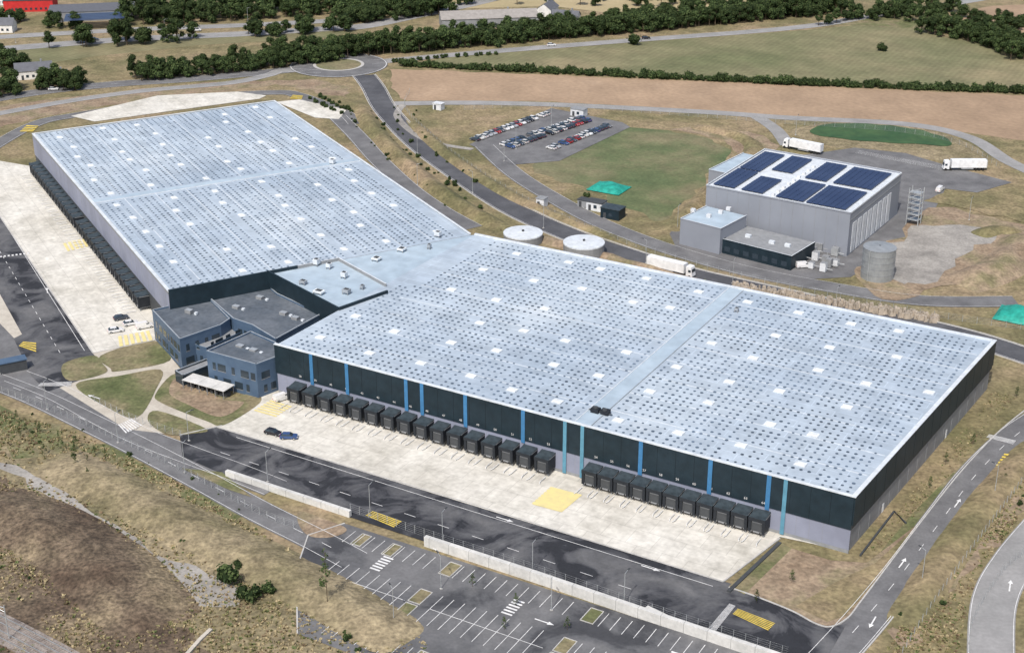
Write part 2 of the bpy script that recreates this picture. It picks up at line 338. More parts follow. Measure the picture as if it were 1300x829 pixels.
sheet('front_asphalt',[(228,553),(282,541),(918,738),(975,757),(1020,775),(1050,797),(1075,792),(1050,835),(1030,850),(985,850),(940,822),(820,780),(540,688),(300,610),(232,580)],asph_patch,'y')
sheet('dock_yard',[(350,492),(1076,700),(990,682),(918,739),(276,543)],conc_R,'y')
OUT=road('outer_road',[(-40,472),(40,502),(120,540),(190,575),(260,612),(330,650),(400,685),(450,712)],8,asph_old,'r',dash=True)
INR=road('inner_road',[(20,478),(75,500),(130,530),(180,555),(240,578),(300,600),(350,620)],8,asph_old,'r',dash=False)
sheet('outer_apron',[(0,395),(35,455),(60,495),(30,505),(-30,470),(-30,400)],asph_old,'r')
RR=road('side_road',[(1340,520),(1290,553),(1240,602),(1190,668),(1140,735),(1090,795),(1040,850)],8.5,asph_old,'r')
kerbline(offs(RR,4.4))
KC=[(1330,500),(1272,545),(1222,597),(1170,662),(1120,728),(1092,765),(1076,785),(1055,796),(1035,792),(1005,776),(960,758),(925,746)]
kerbline(line_w(KC))
road('outer_side_road',[(1340,650),(1290,710),(1262,765),(1258,850)],9,asph_lt,'r',dash=False)
sheet('corner_lawn',[(990,692),(1055,712),(1100,715)]+[(1170,662),(1120,728),(1092,765),(1076,785),(1055,796),(1035,792),(1005,776),(960,758),(925,746)],soil,'g')
sheet('corner_verge',[(925,745),(990,688),(1005,697),(945,755)],green,'g')
sheet('corner_verge',[(1060,740),(1110,716),(1160,672),(1120,726),(1090,763),(1072,783),(1050,790),(1010,770)],dry,'g')
sheet('side_lawn',[(1085,702),(1262,490),(1290,497),(1295,512),(1235,558),(1180,618),(1130,685),(1110,712)],dry,'f')
sheet('side_lawn',[(1118,700),(1160,650),(1225,585),(1232,590),(1185,640),(1135,700)],green,'f')
sheet('forecourt_paving',[(118,449),(200,432),(230,470),(290,510),(350,495),(282,541),(228,553),(160,545),(75,492),(110,478)],path_m,'r')
for q in ([(80,463),(118,452),(130,462),(134,474),(88,484)],[(128,452),(195,433),(216,458),(150,472),(140,468)],[(96,489),(150,478),(204,470),(198,495),(175,530),(140,520)],
          [(222,475),(250,488),(285,505),(322,500),(330,512),(285,540),(262,535),(205,512),(198,500)],[(188,535),(200,522),(262,545),(245,551),(212,552)]):
    sheet('office_lawn',q,green,'g',True)
sheet('office_soil',[(225,480),(255,492),(285,508),(310,512),(280,530),(240,515),(215,500)],soil,'p',True)
# car park ----------------------------------------------------------------
O=P(447,668); 
def cp(x,y,z=0.0): 
    q=O+aR*x-bR*y; return Vector((q.x,q.y,z))
sheet('car_park',[cp(-2,0),cp(110,0),cp(110,38),cp(14,38),cp(0,20),cp(-6,8)],asph_cp,'y',world=True)
def stalls(x0,x1,y0,y1,step=2.6):
    x=x0
    while x<=x1:
        MK.face([cp(x-.07,y0,.236),cp(x+.07,y0,.236),cp(x+.07,y1,.236),cp(x-.07,y1,.236)][::-1],wpaint); x+=step
stalls(2,24,1.5,6.5);stalls(30,58,1.5,6.5);stalls(64,104,1.5,6.5)
for x0,x1 in((6,26),(32,58),(64,104)):
    stalls(x0,x1,13,18);stalls(x0,x1,18.2,23.2)
    MK.face([cp(x0,18.03,.237),cp(x1,18.03,.237),cp(x1,18.17,.237),cp(x0,18.17,.237)][::-1],wpaint)
stalls(18,104,30.5,35.5)
for x in(26.6,60):
    for y0,y1 in((1.5,6.3),(13,17.8),(18.5,23.2)):
        c=[cp(x,y0),cp(x+2.8,y0),cp(x+2.8,y1),cp(x,y1)]
        sheet('planting_bed',c,green,'p',world=True); kerbline(c+[c[0]],0.2,0.33)
for x in (4,12,38,46,54,72,84):
    y=30.5 if x>20 else 1.6
    c=[cp(x,y),cp(x+2.4,y),cp(x+2.4,y+4.5),cp(x,y+4.5)]; sheet('planting_bed',c,green,'p',world=True); kerbline(c+[c[0]],0.2,0.33)
for (x,y) in((13,9.5),(45,9.5),(80,9.5)):
    for k in range(6):
        MK.face([cp(x,y-3+k,.24),cp(x+2.5,y-3+k,.24),cp(x+2.5,y-2.5+k,.24),cp(x,y-2.5+k,.24)][::-1],wpaint)
kerbline([cp(-2,0),cp(-6,8),cp(0,20),cp(14,38)])
sheet('soil_island',[(380,650),(412,660),(440,672),(425,682),(395,682),(380,668)],soil,'p',True)
sheet('soil_island',[(230,595),(282,600),(300,615),(320,632),(290,622)],green,'g')
hatch([(675,640),(700,618),(738,628),(712,650)],7,ypale,0.75)
hatch([(676,641),(701,619),(739,629),(713,651)],1,ypale,1,z=0.232)
hatch([(322,522),(345,508),(372,516),(350,530)],6,ypale,0.6)
hatch([(150,428),(192,420),(197,432),(152,441)],6,ypale,0.6)
hatch([(80,310),(116,302),(120,312),(86,320)],6,ypale,0.6)
for q,n in(([(464,655),(474,649),(510,663),(499,671)],5),([(930,780),(937,773),(984,792),(974,802)],6),([(1264,592),(1276,575),(1297,580),(1288,598)],5),([(24,440),(30,434),(46,436),(46,449)],4)):
    hatch(q,n,ypaint,0.55,0.1)
hatch([(368,126),(372,121),(385,122),(383,127)],4,ypaint)
hatch([(25,168),(35,159),(50,160),(42,168)],4,ypaint)
hatch([(48,491),(52,487),(92,485),(90,491)],8,wpaint,0.5)
hatch([(150,540),(168,532),(182,540),(160,551)],7,wpaint,0.5)
hatch([(1252,556),(1256,552),(1290,560),(1286,565)],8,wpaint,0.5)
q=[P(898,800),P(926,767),P(934,770),P(908,803)]
for i in range(9):
    t=i/9; a=[bil(q,0,t),bil(q,1,t),bil(q,1,t+.055),bil(q,0,t+.055)]
    MK.face([Vector((p.x,p.y,.25)) for p in a],wpaint)
stripe(line_w([(300,556),(600,650),(905,745)],False),0,0.15)
dashes(line_w([(280,575),(560,668),(880,775)],False),0,0.15,3,6)
stripe(line_w([(0,268),(112,445)],False),-1.0,0.15)
dashes(line_w([(0,320),(80,455)],False),0,0.15,2,3)
dashes(line_w([(0,327),(40,322)],False),0,1.2,0.6,0.6)
def arrow(u,v,ang,L=4):
    o=P(u,v); d=Vector((math.cos(ang),math.sin(ang),0)); n=Vector((-d.y,d.x,0)); z=0.252
    f=lambda x,y:Vector(((o+d*x+n*y).x,(o+d*x+n*y).y,z))
    MK.face([f(-L/2,-.15),f(L/4,-.15),f(L/4,.15),f(-L/2,.15)],wpaint); MK.face([f(L/4,-.55),f(L/2+.4,0),f(L/4,.55)],wpaint)
for u,v,a in((640,660,angR),(825,722,angR),(1145,716,1.0),(1215,640,1.0),(1108,790,4.2),(1282,745,1.2),(560,700,angR+3.14),(690,790,angR),(120,505,angR+3.14),(60,370,1.9)): arrow(u,v,a)
for l in([(276,543),(600,641),(918,739)],[(918,739),(990,684)],[(118,449),(200,432)],[(228,553),(282,541)],[(-30,232),(118,449)]):
    kerbline(line_w(l,False),0.3,0.3)
MK.obj('road_markings'); KB.obj('kerb_stones')
mound('earth_heap',[(1215,362),(1262,345),(1292,322),(1300,300)],16,3.2,soil,1)
mound('earth_heap',[(1240,300),(1268,292),(1290,298)],9,1.8,dry,2)
mound('roadside_bank',[(455,128),(475,165),(520,212),(580,258),(640,292)],9,2.2,dry,3)
mound('roadside_bank',[(520,150),(560,190),(630,238),(700,272),(800,312)],7,1.4,dry,4)
mound('roadside_bank',[(660,296),(760,324),(900,364),(1060,402),(1220,436)],6,1.4,soil,5)
mound('hill_bank',[(-30,640),(60,675),(140,730),(200,800)],22,2.2,heath,6)
mound('hill_bank',[(60,580),(180,640),(300,700),(420,760),(520,820)],16,1.6,straw_g,7)
mound('verge_bank',[(1320,560),(1250,640),(1190,725),(1140,800)],9,1.3,dry,8)
mound('lawn_rim_bank',[(850,295),(900,245),(955,195),(940,175),(880,160)],8,1.6,dry,9)
# ---------------------------------------------------------------- warehouse right wing
wh=empty('logistics_warehouse')
LW=(RFR-RFL).length
DW=(RBR-RFR).dot(bR); DWl=(RBL-RFL).dot(bR)
x0=(RBL-RFL).dot(aR); x1=(RBR-RFL).dot(aR)
print('frame',LW,DW,DWl,x0,x1)
bS=(RBR-RFR).normalized(); LS=(RBR-RFR).length; nS=Vector((bS.y,-bS.x,0))
aB=(RBL-RBR).normalized(); LBk=(RBL-RBR).length; nB=Vector((aB.y,-aB.x,0))
def R(x,y,z):
    q=RFL+aR*x+bR*y; return Vector((q.x,q.y,z))
mb=MB()
zb=6.0
mb.prism([Vector((q.x,q.y,0)) for q in(RFL,RFR,RBR,RBL)],0,H-0.25,greyclad,roofR)
mb.obj('walls_and_roof',wh)
mb=MB()
o=RFL
mb.box(o,aR,nR,0,LW+0.3,0.004,0.14,0.9,zb,lilac); mb.box(o,aR,nR,0,LW+0.3,0.004,0.10,0,0.9,mgrey)
mb.box(o,aR,nR,-0.3,LW+0.35,0.006,0.35,zb,H,darkp)
for k in range(1,34):
    x=k*LW/34; mb.box(o,aR,nR,x-.03,x+.03,0.35,0.37,zb,H-.3,seam)
for x in range(3,150,3): mb.box(o,aR,nR,x-.02,x+.02,0.14,0.155,0.9,zb,mgrey)
r0=RFR
mb.box(r0,bS,nS,0.0,LS+.2,0.35,0.62,7.0,H,darkp)
mb.box(r0,bS,nS,0.0,LS+.2,0.004,0.40,5.9,7.0,dgrey)
for y in range(6,int(LS),6): mb.box(r0,bS,nS,y-.03,y+.03,0.0,0.06,0,5.9,mgrey); mb.box(r0,bS,nS,y-.03,y+.03,0.6,0.64,7,H-.2,seam)
mb.box(r0,bS,nS,20,21,0.0,0.07,0,2.1,wpaint); mb.box(r0,bS,nS,62,63,0.0,0.07,0,2.1,wpaint)
mb.box(o,aR,nR,-0.4,LW+0.75,-0.45,0.42,H,H+.18,trimW)
mb.box(r0,bS,nS,0.5,LS+.2,-0.3,0.72,H,H+.178,trimW)
mb.box(RBR,aB,nB,0.4,LBk,-0.4,0.3,H-.24,H+.17,trimW)
for u in(396,441,516,536,591,664,813,901,975):
    d,_=hit_wall(u,437+.2616*(u-350)+28,RFL+nR*0.35,aR)
    mb.box(o,aR,nR,d-.5,d+.5,0.375,0.46,zb-0.6,H-.02,bluep)
for u in(717,739,996):
    d,_=hit_wall(u,437+.2616*(u-350)+28,RFL+nR*0.35,aR)
    mb.box(o,aR,nR,d-.45,d+.45,0.375,0.46,0.4,H-.02,tealp)
mb.obj('cladding',wh)
def pod():
    m=MB(); X=Vector((1,0,0));Y=Vector((0,1,0));o=Vector((0,0,0)); w=1.85;D=3.5
    m.hexa([Vector(p) for p in((-w,0,1.15),(w,0,1.15),(w,D-.3,1.15),(-w,D-.3,1.15))],[Vector(p) for p in((-w,0,4.9),(w,0,4.9),(w,D-.3,4.45),(-w,D-.3,4.45))],black,blackroof)
    m.box(o,X,Y,-w-.05,-w+.6,D-.3,D+.1,0.9,3.75,black); m.box(o,X,Y,w-.6,w+.05,D-.3,D+.1,0.9,3.75,black); m.box(o,X,Y,-w-.05,w+.05,D-.3,D+.25,3.75,4.6,black,blackroof)
    m.box(o,X,Y,-w+.6,w-.6,D-.3,D-.22,1.2,3.75,dgrey)
    m.box(o,X,Y,-w+.7,w-.7,D-.22,D-.18,3.2,3.7,mgrey)
    m.box(o,X,Y,-w+.2,w-.2,0,D-.1,0.85,1.14,mgrey)
    for s in(-1,1):
        m.box(o,X,Y,s*(w-.3)-.12,s*(w-.3)+.12,D-.6,D-.35,0,.84,mgrey)
        m.box(o,X,Y,s*(w-.95)-.12,s*(w-.95)+.12,D-.1,D+.12,0.7,1.2,tyre)
        m.box(o,X,Y,s*(w+.02)-.02,s*(w+.02)+.02,0.1,D-.4,4.35,4.5,mgrey)
    m.box(o,X,Y,-w+.2,w-.2,0.3,0.5,0.2,0.84,dgrey)
    return m.mesh('dock_shelter')
podm=pod()
def guide():
    m=MB()
    for s in(-1,1):
        m.beam(Vector((s*1.45,4.2,.35)),Vector((s*1.45,6.8,.35)),.10,wpaint); m.beam(Vector((s*1.45,6.8,.35)),Vector((s*1.75,7.6,.3)),.10,wpaint)
    return m.mesh('wheel_guide')
guim=guide()
def ndock(i,x,o,a,n,mat=wpaint,h=0.85,z=6.6):
    c=bpy.data.curves.new('dock_number','FONT'); c.body=str(i); c.size=h; c.align_x='CENTER'; c.materials.append(mat)
    t=bpy.data.objects.new('dock_number',c); COL.objects.link(t); t.parent=wh
    p=o+a*x+n*0.39; t.matrix_local=Matrix(((a.x,0,n.x,p.x),(a.y,0,n.y,p.y),(0,1,0,z),(0,0,0,1)))
def podrow(p0,a,n,d0,d1,cnt,num=None):
    X=Vector((n.y,-n.x,0)); rz=math.atan2(X.y,X.x)
    for i in range(cnt):
        d=d0+(d1-d0)*i/(cnt-1); q=p0+a*d+n*0.15; q=Vector((q.x,q.y,0.14))
        inst('dock_shelter',podm,q,rz,1,wh); inst('wheel_guide',guim,q,rz,1,wh)
        if num: ndock(num+i,d,p0,a,n)
d0,_=hit_wall(383,490,RFL,aR); d1,_=hit_wall(697,580,RFL,aR)
e0,_=hit_wall(757,600,RFL,aR); e1,_=hit_wall(968,660,RFL,aR)
podrow(RFL,aR,nR,d0,d1,16,38); podrow(RFL,aR,nR,e0,e1,11,54)
Ll=(LD-LA).length
podrow(LA,aL,nL,Ll*.04,Ll*.41,15); podrow(LA,aL,nL,Ll*.45,Ll*.86,15)

def roof_field(fn,Lx,Dy,skip_x,ok,name,z,sx,sy,rnd):
    m=MB(); sk=MB(); sky=[]
    nx=max(2,int(Lx/13.5)); ny=6
    for i in range(nx):
        for j in range(ny):
            x=(i+.5)*Lx/nx+rnd.choice((-2.2,0,0,2.0)); y=(j+.5)*Dy/ny+rnd.choice((-1.4,0,1.6))
            if abs(x-skip_x)<5 or not ok(x,y) or not ok(x+2,y) or rnd.random()<.1: continue
            sky.append((x,y))
    A=(fn(1,0)-fn(0,0)).normalized();B=(fn(0,1)-fn(0,0)).normalized()
    for x,y in sky:
        o=fn(x,y); sk.box(o,A,B,-1.3,1.3,-1.0,1.0,z,z+.25,trimW); 
        b=Vector((o.x,o.y,z+.255))
        sk.hexa([b+A*p+B*q for p,q in((-1.15,-.85),(1.15,-.85),(1.15,.85),(-1.15,.85))],[b+A*p+B*q+Z*0.2 for p,q in((-.8,-.5),(.8,-.5),(.8,.5),(-.8,.5))],skyl)
    x=2.0; col=0
    while x<Lx-1.5:
        y=1.8; row=0
        while y<Dy-1.5:
            blk=noise.noise(Vector((int(x/11)*1.7,int(y/6.2)*2.3,3)))
            if abs(x-skip_x)>3.0 and ok(x,y) and not any(abs(x-a)<2.1 and abs(y-b)<1.7 for a,b in sky) and rnd.random()>.03 and not(blk>.32 and row%3==1):
                s=(0.40 if row%3 else 0.33)*rnd.uniform(.85,1.12); o=fn(x,y)
                m.cyl(o,s,z,z+.08,pad,n=7)
            y+=sy; row+=1
            if row%3==0: y+=0.55
        x+=sx; col+=1
        if col%6==0: x+=0.7
    m.obj(name+'_pads',wh); sk.obj(name+'_skylights',wh)
rnd=random.Random(3)
zr=H-0.25+0.01
g=P(737,540,H); gut=(g-RFL).dot(aR)
def Rf(x,y): return R(x,y,zr)
def depth(x): t=(x-x0)/(x1-x0); return DWl+(DW-DWl)*t
okR=lambda x,y: x> x0*y/DWl+ (3 if y<50 else 8) and x<LW+(x1-LW)*y/DW-1.6 and y<depth(x)-1.5
roof_field(Rf,max(LW,x1)+1,max(DW,DWl),gut,okR,'right_roof',zr,1.85,1.95,rnd)
bL=(LB-LA)-aL*((LB-LA).dot(aL)); DL=bL.length; bL.normalize()
def Lf(x,y): q=LA+aL*x+bL*y; return Vector((q.x,q.y,zr+.05))
g2=P(135,253,H); gutL=(g2-LA).dot(aL)
roof_field(Lf,Ll,DL-2,gutL,lambda x,y:x<Ll-2 ,'left_roof',zr+.05,1.85,1.95,rnd)
mb=MB(); dg=depth(gut)-.8
mb.box(R(0,0,0),aR,bR,gut-2.0,gut+2.0,0.6,dg,zr-.004,zr+.12,roofP)
mb.box(R(0,0,0),aR,bR,gut-2.2,gut-2.0,0.6,dg,zr-.004,zr+.25,trimW)
mb.box(R(0,0,0),aR,bR,gut+2.0,gut+2.15,0.6,dg,zr-.004,zr+.2,trimG)
mb.box(LA,aL,bL,gutL-1.6,gutL+1.6,0.6,DL-.6,zr+.04,zr+.2,roofP)
mb.box(LA,aL,bL,gutL+1.6,gutL+1.8,0.6,DL-.6,zr+.04,zr+.3,trimW)
for k in range(1,9):
    y=k*DWl/9; xe=LW+(x1-LW)*y/DW-1
    mb.box(R(0,0,0),aR,bR,x0*y/DWl+9,gut-2.3,y-.1,y+.1,zr-.004,zr+.05,trimW); mb.box(R(0,0,0),aR,bR,gut+2.3,xe,y-.1,y+.1,zr-.004,zr+.05,trimW)
    y=k*(DL-2)/9; mb.box(LA,aL,bL,1,gutL-1.7,y-.1,y+.1,zr+.04,zr+.1,trimW); mb.box(LA,aL,bL,gutL+1.9,Ll-2,y-.1,y+.1,zr+.04,zr+.1,trimW)
mb.obj('roof_gutters',wh)
LC2=LA+aL*Ll+bL*DL
mb=MB()
mb.prism([Vector((q.x,q.y,0)) for q in(LA,LA+bL*DL,LC2,LD)],0,H-.2,greyclad,roofL)
mb.obj('left_wing_walls',wh)
mb=MB()
mb.box(LA,aL,nL,-.2,Ll+.2,0.004,0.35,zb,H-.9,lilac); mb.box(LA,aL,nL,-.2,Ll+.2,0.004,0.37,H-.9,H,mgrey)
mb.box(LA,aL,nL,-.2,Ll+.2,0.004,0.2,0,zb,dgrey)
for x in range(6,int(Ll),6): mb.box(LA,aL,nL,x-.05,x+.05,0.35,0.38,zb,H-1,mgrey)
mb.box(LA,aL,nL,-.3,Ll+.4,-.5,0.45,H,H+.15,trimW)
mb.box(LA,bL,-aL,.5,DL+.3,-.4,0.3,H,H+.148,trimW)
mb.box(LA+bL*DL,aL,bL,.4,Ll-.4,-.4,0.3,H,H+.146,trimW)
mb.box(LD,bL,aL,-.35,38,0.004,0.5,2,H+.6,darkp)
mb.obj('left_wing_cladding',wh)
mb=MB()
W=[P(340,346,H),LC2,RBL,P(492,371,H),P(430,393,H)]
W=[Vector((q.x,q.y,0)) for q in W]
mb.prism(W,0,H-.30,darkp,roofP)
for a,b in((W[0],W[4]),(W[4],W[3])):
    d=(b-a).normalized(); n=Vector((d.y,-d.x,0)); mb.box(a,d,n,0,(b-a).length,-.25,.25,2 if a is W[0] else H-.3,H+.6,darkp)
for a,b in(((378,340),(430,330)),((430,330),(490,363))):
    a=P(a[0],a[1],H);b=P(b[0],b[1],H); d=(b-a).normalized(); n=Vector((d.y,-d.x,0)); mb.box(a,d,n,0,(b-a).length,-.2,.2,H-.3,H+.7,mgrey,trimW)
mb.obj('link_block',wh)
def unit(u,v,z,w,d,h,m,name='rooftop_unit',ang=angR):
    q=P(u,v,z); A=Vector((math.cos(ang),math.sin(ang),0));B=Vector((-A.y,A.x,0)); k=MB()
    k.box(q,A,B,-w/2,w/2,-d/2,d/2,z+.3,z+h,m); 
    for sx in(-1,1):
        for sy in(-1,1): k.box(q,A,B,sx*w*.42-.1,sx*w*.42+.1,sy*d*.42-.1,sy*d*.42+.1,z-.3,z+.3,mgrey)
    k.box(q,A,B,-w*.3,w*.3,-d*.3,d*.3,z+h,z+h+.15,dgrey); k.obj(name,wh)
for a in((402,336,14,1.6,1.6,1.8,trimW),(418,340,14,1.4,1.4,1.4,trimW),(437,352,14,1.6,1.4,1.6,trimW),(440,372,14,2,1.6,1.2,trimG),(556,300,14,1.8,1.5,1.5,trimW),(422,208,14,1.8,1.4,1.6,trimW),(405,372,14,3,2,.8,skyl),(510,318,14,2.2,2.2,.8,skyl),(478,330,14,2.2,2.2,.8,skyl),(385,360,14,2,1.4,1,trimG),(460,366,14,1,1,1,trimG),(545,315,14,1,1,1.2,trimG),(935,395,14,1,1,1,trimG)): unit(*a)
k=MB(); q=P(762,524,H); 
for dx,dy in((-1.2,0),(1.2,.3)): 
    k.box(q,aR,bR,dx-1,dx+1,dy-.8,dy+.8,H,H+1.0,black); k.cyl(q+aR*dx,0.6,H+1.01,H+1.25,dgrey)
k.beam(q+aR*-3+Z*.3,q+aR*3+Z*.3,.12,dgrey); k.obj('rooftop_chiller',wh)
# ---------------------------------------------------------------- office
of=empty('office_building')
def block(px,zt,name,win=True,wall=None,roof=None,z0=0):
    pts=[P(a,b,zt) for a,b in px]; n=len(pts)
    ar=sum(pts[i].x*pts[(i+1)%n].y-pts[(i+1)%n].x*pts[i].y for i in range(n))
    if ar<0: pts=pts[::-1]
    m=MB(); m.prism([Vector((p.x,p.y,0)) for p in pts],z0,zt-.5,wall or officew,roof or officeroof)
    for i in range(n):
        a=pts[i];b=pts[(i+1)%n]; d=(b-a);L=d.length;d.normalize();nn=Vector((d.y,-d.x,0))
        m.box(a,d,nn,0,L-.001,-.3,.06,zt-.55,zt,wall or officew,trimG)
        if win and L>6:
            for zz in(1.2,5.0):
                x=1.2+random.random()
                while x<L-2:
                    w=random.choice((1.0,1.6,2.6)); m.box(a,d,nn,x,min(x+w,L-.6),-.1,.05,zz,zz+2.0,glass)
                    m.box(a,d,nn,x-.08,min(x+w,L-.6)+.08,.0,.09,zz-.12,zz,mgrey); x+=w+random.choice((.7,1.2,2))
    m.obj(name,of)
block([(193,393),(264,376),(292,404),(280,412),(228,430)],9.3,'west_block')
block([(266,378),(338,360),(352,372),(408,398),(350,430),(320,412),(296,404)],9.6,'rear_block')
block([(262,445),(318,420),(350,434),(352,452),(325,462)],9.9,'east_block')
block([(232,432),(282,414),(316,416),(262,441)],6.2,'atrium',wall=officew,roof=mgrey)
block([(222,470),(262,455),(272,460),(232,476)],3.4,'entrance_hall',False,wall=glass,roof=mgrey)
m=MB()
q0=P(232,494);q1=P(285,509); d=(q1-q0).normalized(); n=Vector((-d.y,d.x,0)); L=(q1-q0).length
m.box(q0,d,n,0,L,0,4.5,2.6,2.75,white_c)
for k in range(6):
    for s in(0.2,4.2): m.box(q0,d,n,k*L/5.2,k*L/5.2+.15,s,s+.15,.18,2.6,mgrey)
for k in range(9): m.box(q0,d,n,k*L/9+.3,k*L/9+1.1,1.5,3.2,.2,1.2,dgrey)
m.obj('bike_shelter')
m=MB()
for (u,v) in((240,395),(330,378),(360,398),(305,440),(300,390),(375,404),(322,445)):
    q=P(u,v,9.4); m.box(q,aR,bR,-1.0,1.0,-.7,.7,8.9,9.9,mgrey,trimG); m.box(q+aR*2.5,aR,bR,-.4,.4,-.4,.4,8.9,9.6,trimW)
m.obj('roof_units',of)
# ---------------------------------------------------------------- second building with solar roof
cs=empty('cold_store_building')
c0,c1,c2,c3=P(897,235,15),P(1080,270,15),P(1160,222,15),P(1000,193,15)
aD=(c1-c0).normalized(); bD=Vector((-aD.y,aD.x,0)); LDc=(c1-c0).length; DDc=(c2-c1).dot(bD)
m=MB(); m.box(c0,aD,bD,0,LDc,0,DDc,0,14.6,dcwall,trimW)
m.box(c0,aD,bD,-.15,LDc+.15,-.15,.2,14.6,15.1,dcwall,trimW); m.box(c0,aD,bD,LDc-.2,LDc+.15,.2,DDc,14.6,15.1,dcwhite,trimW); m.box(c0,aD,bD,-.15,.2,.2,DDc,14.6,15.1,dcwall,trimW); m.box(c0,aD,bD,.2,LDc-.2,DDc-.2,DDc+.1,14.6,15.1,dcwall,trimW)
for k in range(1,13): m.box(c0,aD,bD,k*LDc/13-.03,k*LDc/13+.03,-.05,0,0,14.5,mgrey)
for k in range(8): 
    y=3+k*4.6
    if y+3.4<DDc: m.box(c0,aD,bD,LDc,LDc+.12,y,y+3.4,.5,10.5,dcwhite); m.box(c0,aD,bD,LDc+.12,LDc+.16,y+1.6,y+1.8,.5,10.4,mgrey)
m.box(c0,aD,bD,LDc,LDc+.08,0.1,DDc-.1,12,12.3,mgrey)
m.obj('main_hall',cs)
m=MB(); hy=DDc/2
for x0_,x1_,y0_,y1_ in((1.5,11,2,hy-2),(11.6,21,2,hy-5),(1.5,11,hy-1,DDc-2),(11.6,20,hy+3,DDc-2),(24,34,1.6,hy-1),(34.5,LDc-1.5,1.6,hy-1),(24.5,34,hy+1,DDc-2),(34.5,LDc-1.5,hy+1,DDc-2)):
    y=y0_
    while y+1.7<=y1_:
        x=x0_
        while x+1.9<=x1_:
            m.hexa([c0+aD*a+bD*b for a,b in((x,y),(x+1.8,y),(x+1.8,y+1.6),(x,y+1.6))],[c0+aD*a+bD*b+Z*zz for a,b,zz in((x,y,.15),(x+1.8,y,.15),(x+1.8,y+1.6,0.3),(x,y+1.6,0.3))],solar); x+=1.92
        y+=1.78
m.obj('solar_panels',cs)
m=MB()
for k in range(9):
    q=c0+aD*(22.5)+bD*(3+k*4.3); m.box(q,aD,bD,-.5,.5,-.5,.5,14.6,15.4,dcwhite)
m.obj('roof_vents',cs)
def cblock(px,zt,name,wall,roof):
    pts=[P(a,b,zt) for a,b in px]; o=pts[0]; A=(pts[1]-pts[0]);L=A.length;A.normalize(); B=Vector((-A.y,A.x,0)); D=(pts[2]-pts[1]).dot(B)
    m=MB(); m.box(o,A,B,0,L,0,D,0,zt-.3,wall,roof)
    m.box(o,A,B,-.1,L+.1,-.1,.2,zt-.35,zt,wall,trimW); m.box(o,A,B,L-.2,L+.1,.2,D,zt-.35,zt,wall,trimW);m.box(o,A,B,-.1,.2,.2,D,zt-.35,zt,wall,trimW)
    if wall is not dcwall:
        x=1
        while x<L-3: m.box(o,A,B,x,x+2,-.06,0.1,1,2.6,glass); x+=3.4
    m.obj(name,cs)
cblock([(864,277),(915,290),(943,272),(893,261)],9,'plant_block',dcwall,roofP)
cblock([(917,303),(1005,325),(1035,307),(945,288)],5,'dock_office',darkp,mgrey)
cblock([(900,215),(932,222),(975,200),(942,194)],10.5,'rear_annex',dcwall,roofP)
m=MB()
for u,v in((880,268),(900,275),(915,270),(925,266)):
    q=P(u,v,9); m.box(q,aD,bD,-.7,.7,-.6,.6,8.7,9.8,dcwhite)
for u,v in((950,300),(980,308),(1000,312)):
    q=P(u,v,5); m.box(q,aD,bD,-.9,.9,-.6,.6,4.7,5.6,trimW)
m.obj('roof_units',cs)
m=MB(); q=P(1150,285); 
for a in(0,4):
    for b in(0,3): m.box(q,aD,bD,a-.12,a+.12,b-.12,b+.12,0,13,galv)
for k in range(6): m.box(q,aD,bD,0,4,0,3,1.9*k+1.8,1.9*k+1.95,galv)
for k in range(6): m.beam(q+aD*.3+Z*(1.9*k+1.9),q+aD*3.7+Z*(1.9*k+3.8),.12,galv)
m.obj('escape_stair',cs)
m=MB(); rq=random.Random(2)
for k,(u,v) in enumerate(((1010,335),(1025,325),(1040,319),(1030,341),(1048,333),(1060,325),(1018,330),(1035,331),(1052,340),(1045,345),(1060,338),(1033,322))):
    q=P(u,v); a=rq.uniform(.6,1.4); m.box(q,aD,bD,-a,a,-.9,.9,.3,2.0+rq.uniform(0,1.2),rq.choice((dcwhite,mgrey,galv)),mgrey); m.beam(q+Z*1.2,q+aD*3+Z*1.2,.15,galv); m.beam(q+bD+Z*.2,q+bD+Z*3,.1,galv)
m.obj('chiller_plant')
m=MB(); q=P(1113,352); m.cyl(q,5.0,0,10,tankm,tankm,n=32,r2=5.0)
for zz in(2,4,6,8,9.9):m.cyl(q,5.08,zz,zz+.15,mgrey,n=32)
m.cyl(q,5.02,10.06,10.5,tankm,dgrey,n=32,r2=.4); m.beam(q+Vector((-3.8,-3.6,0)),q+Vector((-3.8,-3.6,10)),.15,galv); m.obj('water_tank')
for (u,v,r,h) in((664,306,6.4,3),(741,322,6.6,4)):
    m=MB(); q=P(u,v); m.cyl(q,r,0,h,mgrey,n=32); m.cyl(q,r+.1,h-.4,h,trimW,n=32); m.cyl(q,r,h+.01,h+.4,trimW,trimW,n=32,r2=.5); m.cyl(q,.4,h+.3,h+.9,dgrey); m.obj('sprinkler_tank')
def tent(u,v,w,d,h):
    q=P(u,v); k=MB(); A=aR;B=bR
    f=lambda a,b,z:Vector(((q+A*a+B*b).x,(q+A*a+B*b).y,z))
    n=8
    for i in range(n):
        for j in range(n):
            g=lambda s,t:f((s-.5)*w,(t-.5)*d,.3+h*(abs(math.sin(math.pi*s))**.5)*(abs(math.sin(math.pi*t))**.7)*(0.85+.15*math.sin(9*s+5*t)))
            k.face([g(i/n,j/n),g((i+1)/n,j/n),g((i+1)/n,(j+1)/n),g(i/n,(j+1)/n)],tarp)
    k.obj('tarpaulin_cover')
tent(773,240,13,11,2.2); tent(1292,402,12,12,3)
